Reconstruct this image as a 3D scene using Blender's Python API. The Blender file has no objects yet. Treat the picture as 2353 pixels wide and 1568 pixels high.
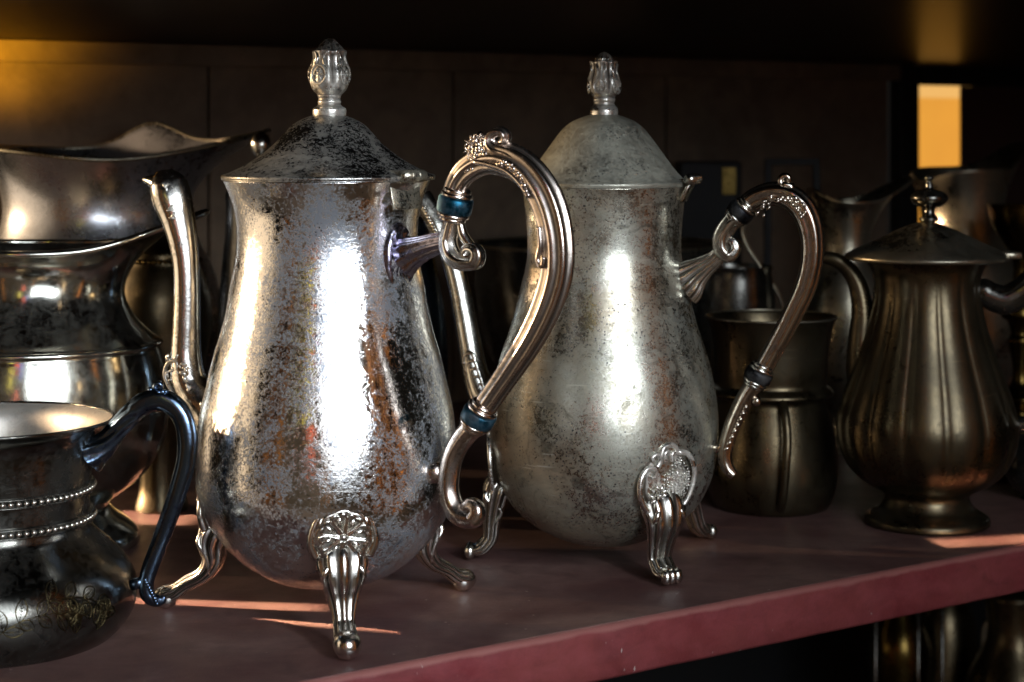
import bpy, math, random
from mathutils import Vector, noise
random.seed(4)
R = math.radians
PI = math.pi
sc = bpy.context.scene
col = sc.collection

# ------------------------------------------------------------------ camera
F, CX, HZ, H = 4300.0, 1176.5, 300.0, 0.25      # focal length in px of a 2353 px wide frame, centre, horizon row, eye height
cam = bpy.data.cameras.new('camera'); co = bpy.data.objects.new('camera', cam); col.objects.link(co)
co.location = (0, 0, H); co.rotation_euler = (R(90), 0, 0)
cam.sensor_width = 36; cam.lens = 36 * F / 2353; cam.shift_y = -(784 - HZ) / 2353
cam.clip_start = .02; cam.clip_end = 50
cam.dof.use_dof = True; cam.dof.focus_distance = .965; cam.dof.aperture_fstop = 11
sc.camera = co
sc.view_settings.view_transform = 'Standard'; sc.view_settings.look = 'None'
sc.view_settings.exposure = 0; sc.view_settings.gamma = 1
# ------------------------------------------------------------------ world
w = bpy.data.worlds.new('World'); sc.world = w; w.use_nodes = True
bg = w.node_tree.nodes['Background']; bg.inputs[0].default_value = (.55, .5, .45, 1); bg.inputs[1].default_value = .014
# ------------------------------------------------------------------ lamps
def lamp(name, kind, loc, target, energy, color, **k):
    l = bpy.data.lights.new(name, kind); o = bpy.data.objects.new(name, l); col.objects.link(o)
    o.location = loc; d = Vector(target) - Vector(loc); o.rotation_euler = d.to_track_quat('-Z', 'Y').to_euler()
    l.energy = energy; l.color = color
    for a, b in k.items(): setattr(l, a, b)
    return o
lamp('key_lamp', 'AREA', (.50, -.10, .50), (-.10, .98, .12), .33, (.84, .92, 1.0), shape='RECTANGLE', size=.045, size_y=.34, spread=R(27))
lamp('left_window_lamp', 'AREA', (-1.05, 1.08, .22), (-.05, 1.0, .15), 1.5, (1.0, .77, .53), shape='RECTANGLE', size=1.2, size_y=.75, spread=R(110))
lamp('added_fill_lamp', 'AREA', (.48, -.72, .72), (-.13, .95, .1), 5.0, (.80, .89, 1.0), shape='RECTANGLE', size=1.15, size_y=1.6, spread=R(50))  # large soft fill, added to lift the shelf and the pots
lamp('sun_lamp', 'SUN', (-2, 1.3, .5), (-2 + .97, 1.3 - .20, .5 - .10), 3.0, (1.0, .70, .40), angle=R(.5))
lamp('corner_glow_lamp', 'SPOT', (-.40, 1.37, .285), (-.405, 1.48, .325), 1.6, (1.0, .50, .02), spot_size=R(70), spot_blend=1.0, shadow_soft_size=.02)  # unseen spot added to make the amber glow in the corner
def beam(px, py, dx, dy, dz, w_, h_, e, D=None, L=.3, sp=1.5):      # narrow warm area lamp, added for one sun-like patch
    D = D or H*F/(py-HZ); t = Vector(((px-CX)/F*D, D, H-(py-HZ)/F*D)); d = Vector((dx, dy, dz)).normalized()
    return lamp('added_patch_lamp', 'AREA', t - d*L, t, e, (1.0, .70, .45), shape='RECTANGLE', size=w_, size_y=h_, spread=R(sp))
beam(465, 1388, .90, -.12, -.30, .014, .040, .045)
beam(790, 1436, .90, -.26, -.30, .014, .040, .05)
beam(345, 1190, .92, -.10, -.34, .040, .020, .05)
beam(2275, 1243, -.2, .90, -.50, .07, .010, .03)
beam(180, 985, .90, .12, -.42, .10, .030, .02, .93)
beam(365, 305, .95, .20, -.11, .07, .03, .02, 1.44)
beam(1208, 642, .35, .90, -.30, .014, .022, .03, 1.04, 1.2, .4)
beam(1212, 465, .35, .90, -.30, .012, .016, .02, 1.05, 1.2, .4)

beam(1915, 520, -.35, .90, -.20, .022, .05, .03, 1.41, 1.3, .6)
beam(2165, 450, -.35, .90, -.20, .022, .06, .03, 1.57, 1.3, .6)

# ------------------------------------------------------------------ helpers
def P(px, py, D): return Vector(((px - CX) / F * D, D, H - (py - HZ) / F * D))
def G(px, py):    return P(px, py, H * F / (py - HZ))
def cr(pts, k=6):
    out = []; n = len(pts)
    for i in range(n - 1):
        a, b, c, d = pts[max(i-1, 0)], pts[i], pts[i+1], pts[min(i+2, n-1)]
        for j in range(k):
            t = j / k
            out.append(tuple(.5 * (2*b[m] + (c[m]-a[m])*t + (2*a[m]-5*b[m]+4*c[m]-d[m])*t*t + (3*b[m]-a[m]-3*c[m]+d[m])*t**3) for m in range(len(b))))
    out.append(tuple(pts[-1])); return out

class MB:
    def __init__(s): s.v = []; s.f = []
    def add(s, v, f):
        n = len(s.v); s.v += [Vector(p) for p in v]; s.f += [tuple(i + n for i in q) for q in f]; return s
    def build(s, name, mat, parent=None, origin=None, smooth=True, kind=None, label=None, cat=None, group=None):
        o0 = Vector(origin) if origin is not None else (Vector(parent['o']) if parent and 'o' in parent else Vector((0, 0, 0)))
        me = bpy.data.meshes.new(name); me.from_pydata([p - o0 for p in s.v], [], s.f); me.update()
        if smooth: me.polygons.foreach_set('use_smooth', [True] * len(me.polygons))
        me.materials.append(mat)
        o = bpy.data.objects.new(name, me); col.objects.link(o)
        if parent is not None: o.parent = parent
        else: o.location = o0
        if kind: o['kind'] = kind
        if label: o['label'] = label
        if cat: o['category'] = cat
        if group: o['group'] = group
        return o
    # lathe of (r, z) about (x, y); fn(theta, r, z) -> (r, z)
    def lathe(s, c, prof, n=64, fn=None, caps=True):
        v = []; f = []
        for (r, z) in prof:
            for i in range(n):
                a = 2*PI*i/n; rr, zz = (r, z) if fn is None else fn(a, r, z)
                v.append((c[0] + rr*math.cos(a), c[1] + rr*math.sin(a), zz))
        m = len(prof)
        for j in range(m - 1):
            for i in range(n):
                k = (i+1) % n; f.append((j*n+i, j*n+k, (j+1)*n+k, (j+1)*n+i))
        if caps and prof[0][0] > 1e-5: f.append(tuple(reversed(range(n))))
        if caps and prof[-1][0] > 1e-5: f.append(tuple((m-1)*n + i for i in range(n)))
        return s.add(v, f)
    # tube along world points with radii; N is the fixed side direction
    def sweep(s, pts, rad, N=Vector((0, 0, 1)), n=20, sec=None, sx=1, sy=1, caps=True):
        v = []; f = []; m = len(pts)
        for i, p in enumerate(pts):
            T = (pts[min(i+1, m-1)] - pts[max(i-1, 0)]).normalized()
            B = T.cross(N)
            B = B.normalized() if B.length > 1e-6 else Vector((1, 0, 0))
            N2 = B.cross(T).normalized()
            for j in range(n):
                a = 2*PI*j/n; k = rad[i] * (sec(a, i/(m-1)) if sec else 1)
                v.append(p + B*(k*sx*math.cos(a)) + N2*(k*sy*math.sin(a)))
        for i in range(m-1):
            for j in range(n):
                k = (j+1) % n; f.append((i*n+j, (i+1)*n+j, (i+1)*n+k, i*n+k))
        if caps: f.append(tuple(range(n))); f.append(tuple(reversed([(m-1)*n+j for j in range(n)])))
        return s.add(v, f)
    def ball(s, c, r, n=10, sc3=(1, 1, 1), ax=None):
        v = []; f = []; h = n//2
        X, Y, Z = ax if ax else (Vector((1, 0, 0)), Vector((0, 1, 0)), Vector((0, 0, 1)))
        for i in range(h+1):
            t = PI*i/h
            for j in range(n):
                a = 2*PI*j/n
                v.append(Vector(c) + X*(r*sc3[0]*math.sin(t)*math.cos(a)) + Y*(r*sc3[1]*math.sin(t)*math.sin(a)) + Z*(r*sc3[2]*math.cos(t)))
        for i in range(h):
            for j in range(n):
                k = (j+1) % n; f.append((i*n+j, (i+1)*n+j, (i+1)*n+k, i*n+k))
        return s.add(v, f)
    def box(s, c, size, ax=None, bev=0):
        X, Y, Z = ax if ax else (Vector((1, 0, 0)), Vector((0, 1, 0)), Vector((0, 0, 1)))
        c = Vector(c); hx, hy, hz = size[0]/2, size[1]/2, size[2]/2
        if bev <= 0:
            v = [c + X*(hx*a) + Y*(hy*b) + Z*(hz*d) for d in (-1, 1) for (a, b) in ((-1,-1),(1,-1),(1,1),(-1,1))]
            return s.add(v, [(3,2,1,0),(4,5,6,7),(0,1,5,4),(1,2,6,5),(2,3,7,6),(3,0,4,7)])
        b = min(bev, hx*.9, hy*.9, hz*.9); v = []
        for (zz, ins) in ((-hz, b), (-hz+b*.3, b*.3), (-hz+b, 0), (hz-b, 0), (hz-b*.3, b*.3), (hz, b)):
            x, y = hx-ins, hy-ins; q = b*.7
            for (p, r) in ((-x+q,-y),(x-q,-y),(x,-y+q),(x,y-q),(x-q,y),(-x+q,y),(-x,y-q),(-x,-y+q)): v.append(c + X*p + Y*r + Z*zz)
        f = []
        for i in range(5):
            for j in range(8):
                k = (j+1) % 8; f.append((i*8+j, i*8+k, (i+1)*8+k, (i+1)*8+j))
        f.append(tuple(reversed(range(8)))); f.append(tuple(range(40, 48)))
        return s.add(v, f)

def thing(name, loc, label, cat, group=None):
    o = bpy.data.objects.new(name, None); col.objects.link(o); o.location = loc; o.empty_display_size = .02
    o['o'] = tuple(loc); o['label'] = label; o['category'] = cat
    if group: o['group'] = group
    return o
def sub(mb, name, mat, parent, org, **k):       # sub-part: shares the thing's origin
    return mb.build(name, mat, parent, origin=org, **k)

class Plane:                                    # vertical plane through a vessel's axis, for its handle or spout
    def __init__(s, cx, cy, deg, off=0):
        s.c = (cx, cy); s.d = Vector((math.cos(R(deg)), -math.sin(R(deg)), 0)); s.N = Vector((math.sin(R(deg)), math.cos(R(deg)), 0))
        s.k = s.N.x*cx + s.N.y*cy + off
    def pt(s, px, py):
        D = s.k / (s.N.x*(px - CX)/F + s.N.y); return P(px, py, D)
    def path(s, pts):
        w = [s.pt(p[0], p[1]) for p in pts]; return w, [p[2]*q.y/F for p, q in zip(pts, w)]
def spiral(cx, cy, R0, R1, a0, a1, r0, r1, n=26):
    out = []
    for i in range(n+1):
        t = i/n; a = R(a0 + (a1-a0)*t); q = R0 + (R1-R0)*t**.85
        out.append((cx + q*math.cos(a), cy + q*math.sin(a), r0 + (r1-r0)*t))
    return out
def prof(axis_D, rows):                          # rows (image row, half width in px) -> (r, z) at the axis depth
    s = axis_D / F; return [(hw*s, H - (y - HZ)*s) for (y, hw) in rows]

# ------------------------------------------------------------------ materials
def mat(name):
    m = bpy.data.materials.new(name); m.use_nodes = True; return m, m.node_tree, m.node_tree.nodes['Principled BSDF']
def nd(t, kind, **k):
    n = t.nodes.new('ShaderNode' + kind)
    for a, b in k.items():
        if a.startswith('i_'): n.inputs[a[2:].replace('_', ' ')].default_value = b
        else: setattr(n, a, b)
    return n
def ramp(t, src, stops):
    r = t.nodes.new('ShaderNodeValToRGB'); e = r.color_ramp.elements
    while len(e) < len(stops): e.new(.5)
    for q, (p, c) in zip(e, stops): q.position = p; q.color = (c, c, c, 1) if not isinstance(c, tuple) else tuple(c) + (1,)
    t.links.new(src, r.inputs[0]); return r.outputs[0]
def mixc(t, fac, a, b, mode='MIX'):
    m = t.nodes.new('ShaderNodeMix'); m.data_type = 'RGBA'; m.blend_type = mode
    for s, i in ((fac, 0), (a, 6), (b, 7)):
        if hasattr(s, 'is_output'): t.links.new(s, m.inputs[i])
        else: m.inputs[i].default_value = s if i == 0 else (tuple(s) + (1,))
    return m.outputs[2]
def mth(t, op, a, b=0.0, clamp=False):
    m = t.nodes.new('ShaderNodeMath'); m.operation = op; m.use_clamp = clamp
    for i, s in enumerate((a, b)):
        if hasattr(s, 'is_output'): t.links.new(s, m.inputs[i])
        else: m.inputs[i].default_value = s
    return m.outputs[0]
def nz(t, vec, scale, detail=6, rough=.6, dist=0):
    n = nd(t, 'TexNoise', i_Scale=scale, i_Detail=detail, i_Roughness=rough, i_Distortion=dist); t.links.new(vec, n.inputs['Vector']); return n.outputs['Fac']
def metal(name, bright, dark, r_lo, r_hi, tarnish=.5, big=28, fine=350, pits=0., bump=.15, dust=0., dust_col=(.42, .38, .30), streak=0., seed=0., relief=0., aged=None):
    m, t, b = mat(name)
    tc = nd(t, 'TexCoord'); mp = nd(t, 'Mapping'); t.links.new(tc.outputs['Object'], mp.inputs['Vector']); mp.inputs['Location'].default_value = (seed, seed*.7, seed*.3)
    v = mp.outputs[0]
    n1 = nz(t, v, big, 7, .62, .6); n2 = nz(t, v, fine, 4, .7); n3 = nz(t, v, big*4.2, 6, .7, 1.2)
    a = mth(t, 'ADD', mth(t, 'MULTIPLY', n1, .6), mth(t, 'MULTIPLY', n3, .4))
    lo = .585 - tarnish*.20
    mask = ramp(t, a, [(lo, 0.), (lo + .055, 1.)])                 # 1 where tarnished
    spk = ramp(t, n2, [(.50, 0.), (.66, 1.)])
    mask2 = mth(t, 'MULTIPLY', mask, mth(t, 'ADD', mth(t, 'MULTIPLY', spk, .55), .45), True)
    c = mixc(t, mask2, bright, dark)
    if aged: c = mixc(t, ramp(t, nz(t, v, big*.7, 4, .5), [(.42, 0.), (.62, .8)]), c, aged)
    if pits > 0:
        vo = nd(t, 'TexVoronoi', i_Scale=430.0, i_Randomness=1.0); t.links.new(v, vo.inputs['Vector'])
        dots = mth(t, 'MULTIPLY', ramp(t, vo.outputs['Distance'], [(.16, 1.), (.30, 0.)]), ramp(t, nz(t, v, 70, 3, .6), [(.50, 0.), (.62, pits)]))
        c = mixc(t, dots, c, (.05, .05, .06))
    t.links.new(c, b.inputs['Base Color'])
    rr = mth(t, 'ADD', mth(t, 'MULTIPLY', mask2, r_hi - r_lo), r_lo)
    met = 1.0
    if streak > 0:
        mp2 = nd(t, 'Mapping'); t.links.new(tc.outputs['Object'], mp2.inputs['Vector']); mp2.inputs['Scale'].default_value = (1, 1, .08)
        rr = mth(t, 'ADD', rr, mth(t, 'MULTIPLY', nz(t, mp2.outputs[0], 180, 3, .5), streak))
    if dust > 0:
        ge = nd(t, 'NewGeometry'); sx = nd(t, 'SeparateXYZ'); t.links.new(ge.outputs['Normal'], sx.inputs[0])
        up = mth(t, 'MULTIPLY', ramp(t, sx.outputs['Z'], [(.0, .25), (.75, 1.)]), ramp(t, nz(t, v, big*1.7, 6, .7), [(.35, .45), (.6, 1.)]))
        df = mth(t, 'MULTIPLY', up, dust, True)
        c2 = mixc(t, df, c, dust_col); t.links.new(c2, b.inputs['Base Color'])
        t.links.new(mth(t, 'SUBTRACT', 1.0, df, True), b.inputs['Metallic'])
        rr = mth(t, 'ADD', rr, mth(t, 'MULTIPLY', df, .35))
    else: b.inputs['Metallic'].default_value = met
    t.links.new(rr, b.inputs['Roughness'])
    bp = nd(t, 'Bump', i_Strength=bump, i_Distance=.0004); t.links.new(mth(t, 'ADD', mth(t, 'MULTIPLY', n2, .6), n3), bp.inputs['Height'])
    last = bp
    if relief > 0:
        vo = nd(t, 'TexVoronoi', feature='SMOOTH_F1', i_Scale=relief); t.links.new(v, vo.inputs['Vector'])
        b2 = nd(t, 'Bump', i_Strength=.8, i_Distance=.0018); t.links.new(vo.outputs['Distance'], b2.inputs['Height']); t.links.new(bp.outputs[0], b2.inputs['Normal']); last = b2
    t.links.new(last.outputs[0], b.inputs['Normal'])
    return m
def patina(name, base, base_r, film, film_r, cover, grime=(.04, .04, .04), g_cover=.3, fine=620, big=26, seed=0., pits=.8, film_met=.35, bump=.2, stretch=1., edge=.10, warm=None, fmax=1., wav=.5, dw=1.1):
    """plated silver under a broken film of tarnish: fine flecks whose density drifts, plus soft dark grime and pits"""
    m, t, b = mat(name)
    tc = nd(t, 'TexCoord'); mp = nd(t, 'Mapping'); t.links.new(tc.outputs['Object'], mp.inputs['Vector']); mp.inputs['Location'].default_value = (seed, seed*.7, seed*.3)
    mp.inputs['Scale'].default_value = (1, 1, stretch); v = mp.outputs[0]
    n1 = nz(t, v, big, 5, .55, .8); n2 = nz(t, v, fine, 3, .75, .3); n4 = nz(t, v, fine*.32, 5, .7, .8)
    sp = mth(t, 'ADD', mth(t, 'MULTIPLY', n2, .5), mth(t, 'MULTIPLY', n4, .5))
    dens = mth(t, 'MULTIPLY', mth(t, 'SUBTRACT', n1, .5), dw)
    x = mth(t, 'ADD', mth(t, 'SUBTRACT', sp, .5), mth(t, 'ADD', dens, (cover - .5)*.36))
    fm = ramp(t, mth(t, 'ADD', mth(t, 'MULTIPLY', x, 2.5), .5), [(.5 - edge, 0.), (.5 + edge*1.6, fmax)])
    c = mixc(t, fm, base, film)
    if warm: c = mixc(t, ramp(t, nz(t, v, big*.55, 4, .55, .5), [(.42, 0.), (.60, .85)]), c, mixc(t, fm, tuple(q*.8 for q in warm), warm))
    n5 = nz(t, v, big*2.3, 9, .72, 1.6)
    gm = ramp(t, n5, [(.66 - g_cover*.34, 0.), (.76 - g_cover*.34, .85)])
    gm = mth(t, 'MULTIPLY', gm, mth(t, 'ADD', mth(t, 'MULTIPLY', ramp(t, n4, [(.38, 0.), (.58, 1.)]), .7), .3))
    c = mixc(t, gm, c, grime)
    if pits:
        vo = nd(t, 'TexVoronoi', i_Scale=480.0); t.links.new(v, vo.inputs['Vector'])
        dots = mth(t, 'MULTIPLY', ramp(t, vo.outputs['Distance'], [(.14, 1.), (.30, 0.)]), ramp(t, nz(t, v, 60, 3, .6), [(.46, 0.), (.60, pits)]))
        c = mixc(t, dots, c, (.03, .03, .04))
    # hairline scratches
    ms = nd(t, 'Mapping'); t.links.new(tc.outputs['Object'], ms.inputs['Vector']); ms.inputs['Rotation'].default_value = (.5, .4, .9); ms.inputs['Scale'].default_value = (40, 40, 900)
    scn = mth(t, 'MULTIPLY', ramp(t, nz(t, ms.outputs[0], 1.0, 2, .5), [(.66, 0.), (.70, .5)]), ramp(t, nz(t, v, 40, 2, .5), [(.48, 0.), (.55, 1.)]))
    c = mixc(t, scn, c, tuple(min(1, q*1.3) for q in base))
    t.links.new(c, b.inputs['Base Color'])
    t.links.new(mth(t, 'SUBTRACT', 1.0, mth(t, 'MULTIPLY', fm, 1 - film_met), True), b.inputs['Metallic'])
    rr = mth(t, 'ADD', mth(t, 'MULTIPLY', fm, film_r - base_r), base_r)
    t.links.new(mth(t, 'ADD', rr, mth(t, 'MULTIPLY', gm, .12)), b.inputs['Roughness'])
    bp = nd(t, 'Bump', i_Strength=bump, i_Distance=.0004); t.links.new(mth(t, 'ADD', mth(t, 'MULTIPLY', fm, .5), mth(t, 'SUBTRACT', n4, mth(t, 'MULTIPLY', scn, .4))), bp.inputs['Height'])
    b2 = nd(t, 'Bump', i_Strength=wav, i_Distance=.0012); t.links.new(nz(t, v, 18, 2, .4), b2.inputs['Height']); t.links.new(bp.outputs[0], b2.inputs['Normal'])
    t.links.new(b2.outputs[0], b.inputs['Normal'])
    return m
def plain(name, colr, rough=.5, metallic=0., emit=None, es=0):
    m, t, b = mat(name); b.inputs['Base Color'].default_value = (*colr, 1); b.inputs['Roughness'].default_value = rough; b.inputs['Metallic'].default_value = metallic
    if emit: b.inputs['Emission Color'].default_value = (*emit, 1); b.inputs['Emission Strength'].default_value = es
    return m

M = {}
M['silverA'] = patina('speckled_polished_silver', (.74, .71, .66), .065, (.195, .215, .25), .25, .46, (.05, .05, .065), .22, fine=860, big=22, seed=1.3, pits=1., edge=.13, fmax=.9, film_met=.6, wav=.12, dw=.55)
M['lidA'] = patina('dark_tarnished_lid_silver', (.20, .195, .185), .24, (.27, .25, .21), .38, .52, (.06, .06, .06), .22, fine=820, big=34, seed=3.1, pits=.5, stretch=1.6, edge=.18, film_met=.45, fmax=.9, dw=.5)
M['castA'] = metal('cast_silver', (.78, .75, .69), (.22, .20, .17), .15, .30, .45, big=60, bump=.2, seed=5.)
M['handleA'] = metal('rosy_worn_silver', (.70, .61, .54), (.25, .20, .17), .18, .32, .48, big=45, bump=.12, seed=2.)
M['finial'] = patina('worn_soft_cast_silver', (.80, .77, .70), .24, (.46, .43, .37), .40, .45, (.10, .09, .07), .40, fine=700, big=60, seed=2.2, pits=0, film_met=.3, edge=.3)
M['silverB'] = patina('dull_grey_green_silver', (.52, .505, .43), .25, (.27, .265, .21), .40, .52, (.10, .09, .065), .38, fine=820, big=24, seed=7.7, pits=1., warm=(.30, .235, .155), bump=.12, film_met=.6, edge=.20, dw=.6, wav=.12)
M['lidB'] = patina('dusty_grey_silver', (.34, .325, .265), .36, (.30, .29, .23), .50, .62, (.17, .165, .13), .06, fine=700, big=34, seed=9., pits=.9, bump=.2, film_met=.25, edge=.30, dw=.4)
M['castB'] = metal('cast_silver_with_dark_recesses', (.72, .70, .63), (.20, .18, .14), .16, .32, .48, big=60, bump=.2, seed=6.)
M['handleB'] = metal('old_bronze_toned_silver', (.62, .55, .46), (.20, .16, .13), .14, .26, .40, big=45, bump=.15, seed=8.)
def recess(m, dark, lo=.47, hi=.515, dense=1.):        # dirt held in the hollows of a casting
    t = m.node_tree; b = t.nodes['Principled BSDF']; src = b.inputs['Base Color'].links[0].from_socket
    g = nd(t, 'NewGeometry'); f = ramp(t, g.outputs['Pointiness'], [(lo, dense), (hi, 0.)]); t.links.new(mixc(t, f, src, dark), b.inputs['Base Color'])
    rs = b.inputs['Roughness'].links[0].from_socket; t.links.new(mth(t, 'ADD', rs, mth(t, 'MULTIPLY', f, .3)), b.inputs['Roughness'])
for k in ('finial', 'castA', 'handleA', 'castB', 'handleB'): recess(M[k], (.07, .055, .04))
M['blue'] = metal('oxidised_blue_black_silver', (.13, .19, .27), (.04, .05, .08), .16, .30, .5, big=50, bump=.2, seed=4.)
M['blue_lug'] = metal('blue_violet_tarnished_silver', (.40, .38, .46), (.14, .13, .20), .18, .34, .5, big=70, bump=.3, seed=4.5)
M['ring_blue'] = plain('teal_insulating_ring', (.0025, .017, .029), .42)
for k in ('ring_blue',):
    pass
M['ring_black'] = plain('black_insulating_ring', (.004, .004, .004), .5)
M['dark'] = patina('black_tarnished_silver', (.12, .115, .10), .16, (.075, .07, .06), .32, .45, (.02, .02, .02), .25, fine=420, big=22, seed=11., pits=.3, film_met=.8, edge=.4)
M['mug_in'] = metal('pale_worn_silver_lining', (.50, .47, .41), (.30, .28, .25), .30, .42, .4, big=30, bump=.2, seed=12., dust=.5, dust_col=(.26,.23,.19))
M['pitch'] = patina('olive_tarnished_silver', (.60, .58, .50), .11, (.34, .33, .27), .30, .36, (.16, .16, .12), .12, fine=420, big=22, seed=13., pits=0, film_met=.85, edge=.35, fmax=.6, dw=.35, bump=.08, wav=.25)
M['engr'] = metal('dull_engraved_lines', (.085, .065, .03), (.02, .016, .01), .3, .5, .5, big=40, bump=.1, seed=12.)
M['pitch2'] = patina('brushed_pewter', (.58, .58, .60), .25, (.36, .355, .36), .36, .40, (.16, .15, .14), .12, fine=300, big=14, seed=14., pits=0, film_met=.85, edge=.45)
M['brown'] = patina('brown_tarnished_silver', (.115, .088, .050), .27, (.072, .057, .034), .36, .48, (.03, .024, .015), .26, fine=300, big=18, seed=15., pits=0, film_met=.85, edge=.4)
M['brass'] = metal('old_brass', (.10, .065, .018), (.04, .026, .008), .2, .35, .5, big=30, bump=.15, seed=16.)
M['pewter'] = patina('warm_pewter', (.36, .32, .23), .26, (.22, .19, .14), .38, .45, (.08, .065, .04), .2, fine=300, big=18, seed=17., pits=0, film_met=.85, edge=.4)

M['ring_blue'] = patina('stained_teal_ring', (.006, .040, .065), .36, (.018, .034, .044), .58, .5, (.01, .015, .02), .4, fine=900, big=70, seed=1., pits=0, film_met=.0, edge=.3)
M['ring_black'] = patina('worn_black_ring', (.012, .012, .014), .40, (.028, .027, .026), .6, .5, (.004, .004, .004), .4, fine=900, big=70, seed=2., pits=0, film_met=.0, edge=.3)
# painted shelf board
def paint(name, base, worn, rough, scratch=True, grain=0., edge_wear=None):
    m, t, b = mat(name); tc = nd(t, 'TexCoord'); v = tc.outputs['Object']
    n1 = nz(t, v, 9, 6, .6, .8); n2 = nz(t, v, 45, 6, .65, .4); n3 = nz(t, v, 600, 3, .6)
    c = mixc(t, ramp(t, n1, [(.38, 0.), (.66, 1.)]), base, worn)
    c = mixc(t, ramp(t, n2, [(.45, 0.), (.75, .55)]), c, tuple(x*.55 for x in base))
    mp = nd(t, 'Mapping'); t.links.new(v, mp.inputs['Vector']); mp.inputs['Rotation'].default_value = (0, 0, R(-35)); mp.inputs['Scale'].default_value = (1, 14, 14)
    st = nz(t, mp.outputs[0], 7, 6, .65, .3)
    c = mixc(t, ramp(t, st, [(.40, 0.), (.70, grain)]), c, tuple(min(1, x*1.7 + .02) for x in base))
    if scratch:
        mp3 = nd(t, 'Mapping'); t.links.new(v, mp3.inputs['Vector']); mp3.inputs['Rotation'].default_value = (0, 0, R(20)); mp3.inputs['Scale'].default_value = (5, 120, 30)
        c = mixc(t, mth(t, 'MULTIPLY', ramp(t, nz(t, mp3.outputs[0], 6, 2, .4), [(.74, 0.), (.78, .6)]), ramp(t, n2, [(.5, 0.), (.55, 1.)])), c, (.40, .33, .30))
    if scratch:                                       # dust specks and rubbed rings
        vo = nd(t, 'TexVoronoi', i_Scale=110.0); t.links.new(v, vo.inputs['Vector'])
        c = mixc(t, mth(t, 'MULTIPLY', ramp(t, vo.outputs['Distance'], [(.05, .7), (.10, 0.)]), ramp(t, n2, [(.52, 0.), (.60, 1.)])), c, (.42, .34, .30))
        vr = nd(t, 'TexVoronoi', i_Scale=7.0); t.links.new(v, vr.inputs['Vector'])
        rg = ramp(t, vr.outputs['Distance'], [(.30, 0.), (.33, .5), (.345, .1), (.37, 0.)])
        c = mixc(t, mth(t, 'MULTIPLY', rg, ramp(t, n2, [(.42, 0.), (.6, 1.)])), c, tuple(q*.45 for q in base))
    if edge_wear:
        sp = nd(t, 'SeparateXYZ'); t.links.new(v, sp.inputs[0])
        wv = mth(t, 'ADD', sp.outputs['Z'], mth(t, 'MULTIPLY', mth(t, 'SUBTRACT', nz(t, v, 45, 4, .6), .5), .004))
        c = mixc(t, ramp(t, mth(t, 'MULTIPLY', mth(t, 'ADD', wv, .012), 100), [(.84, 0.), (1.22, .8)]), c, edge_wear)
    t.links.new(c, b.inputs['Base Color'])
    t.links.new(mth(t, 'ADD', mth(t, 'MULTIPLY', n2, .25), rough), b.inputs['Roughness'])
    bp = nd(t, 'Bump', i_Strength=.25, i_Distance=.0006); t.links.new(mth(t, 'ADD', n3, mth(t, 'MULTIPLY', st, 1.5)), bp.inputs['Height']); t.links.new(bp.outputs[0], b.inputs['Normal'])
    return m
M['shelf_top'] = paint('dusty_maroon_shelf_paint', (.074, .032, .029), (.150, .088, .074), .34)
M['shelf_front'] = paint('crimson_edge_paint', (.115, .017, .020), (.15, .034, .032), .30, grain=.5, edge_wear=(.22, .085, .072))
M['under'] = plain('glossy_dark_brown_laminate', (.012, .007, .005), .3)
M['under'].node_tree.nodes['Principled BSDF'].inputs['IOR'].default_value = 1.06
M['back'] = paint('brown_back_panel', (.15, .105, .07), (.24, .17, .11), .6, scratch=False)
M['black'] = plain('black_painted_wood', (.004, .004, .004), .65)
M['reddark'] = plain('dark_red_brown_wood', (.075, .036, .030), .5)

# ------------------------------------------------------------------ setting: shelf, back panel, upper shelf
E = Vector((.821, .571, 0)); NV = Vector((-.571, .821, 0)); E0 = Vector((-.0197, .898, 0)); Z = Vector((0, 0, 1))
def S(e, n, z=0): return E0 + E*e + NV*n + Z*z
DEPTH = .70
def board(name, e0, e1, n0, n1, z0, z1, m, bev=.003, kind='structure', parent=None, **k):
    mb = MB(); mb.box((S(e0, n0) + S(e1, n1))/2 + Z*((z0+z1)/2), (e1-e0, n1-n0, z1-z0), (E, NV, Z), bev=bev)
    return mb.build(name, m, parent=parent, smooth=False, kind=kind, **k)
TH = .0278
board('shelf_board', -.32, 1.6, .004, DEPTH, -TH, 0, M['shelf_top'], bev=0)
# rounded, slightly uneven front edging
mb = MB(); n = 160; pr = [(.0045, -.0002), (.002, -.0001), (.0006, -.0012), (0, -.003), (0, -.009), (0, -.016), (0, -TH+.002), (.0015, -TH), (.0045, -TH)]
v = []; f = []
for i in range(n+1):
    e = -.32 + 1.92*i/n
    for (nn, z) in pr: v.append(S(e, nn - .0006*noise.noise(Vector((e*14, z*60, 0))), z + .0003*noise.noise(Vector((e*30, nn*50, 3)))))
k = len(pr)
for i in range(n):
    for j in range(k-1): f.append((i*k+j, i*k+j+1, (i+1)*k+j+1, (i+1)*k+j))
mb.add(v, f).build('shelf_edging', M['shelf_front'], kind='structure')
UZ = .322
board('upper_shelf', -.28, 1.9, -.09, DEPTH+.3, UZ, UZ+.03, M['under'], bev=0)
EB = .985                                                # where the back panel ends at the dark post
def eat(px, nn):                                          # shelf coordinate e where a pixel column meets the plane n = nn
    u = (px-CX)/F; D = (nn + NV.y*E0.y + NV.x*E0.x) / (NV.x*u + NV.y); p = Vector((u*D, D, 0)) - E0; return p.dot(E)
e_end = eat(2040, DEPTH)
for i, (a, b2) in enumerate(((-100, 478), (484, 1040), (1046, 1530), (1536, 2040))):
    board('back_panel', eat(a, DEPTH), eat(b2, DEPTH), DEPTH, DEPTH+.012, 0, UZ, M['back'], bev=.0015)
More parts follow.
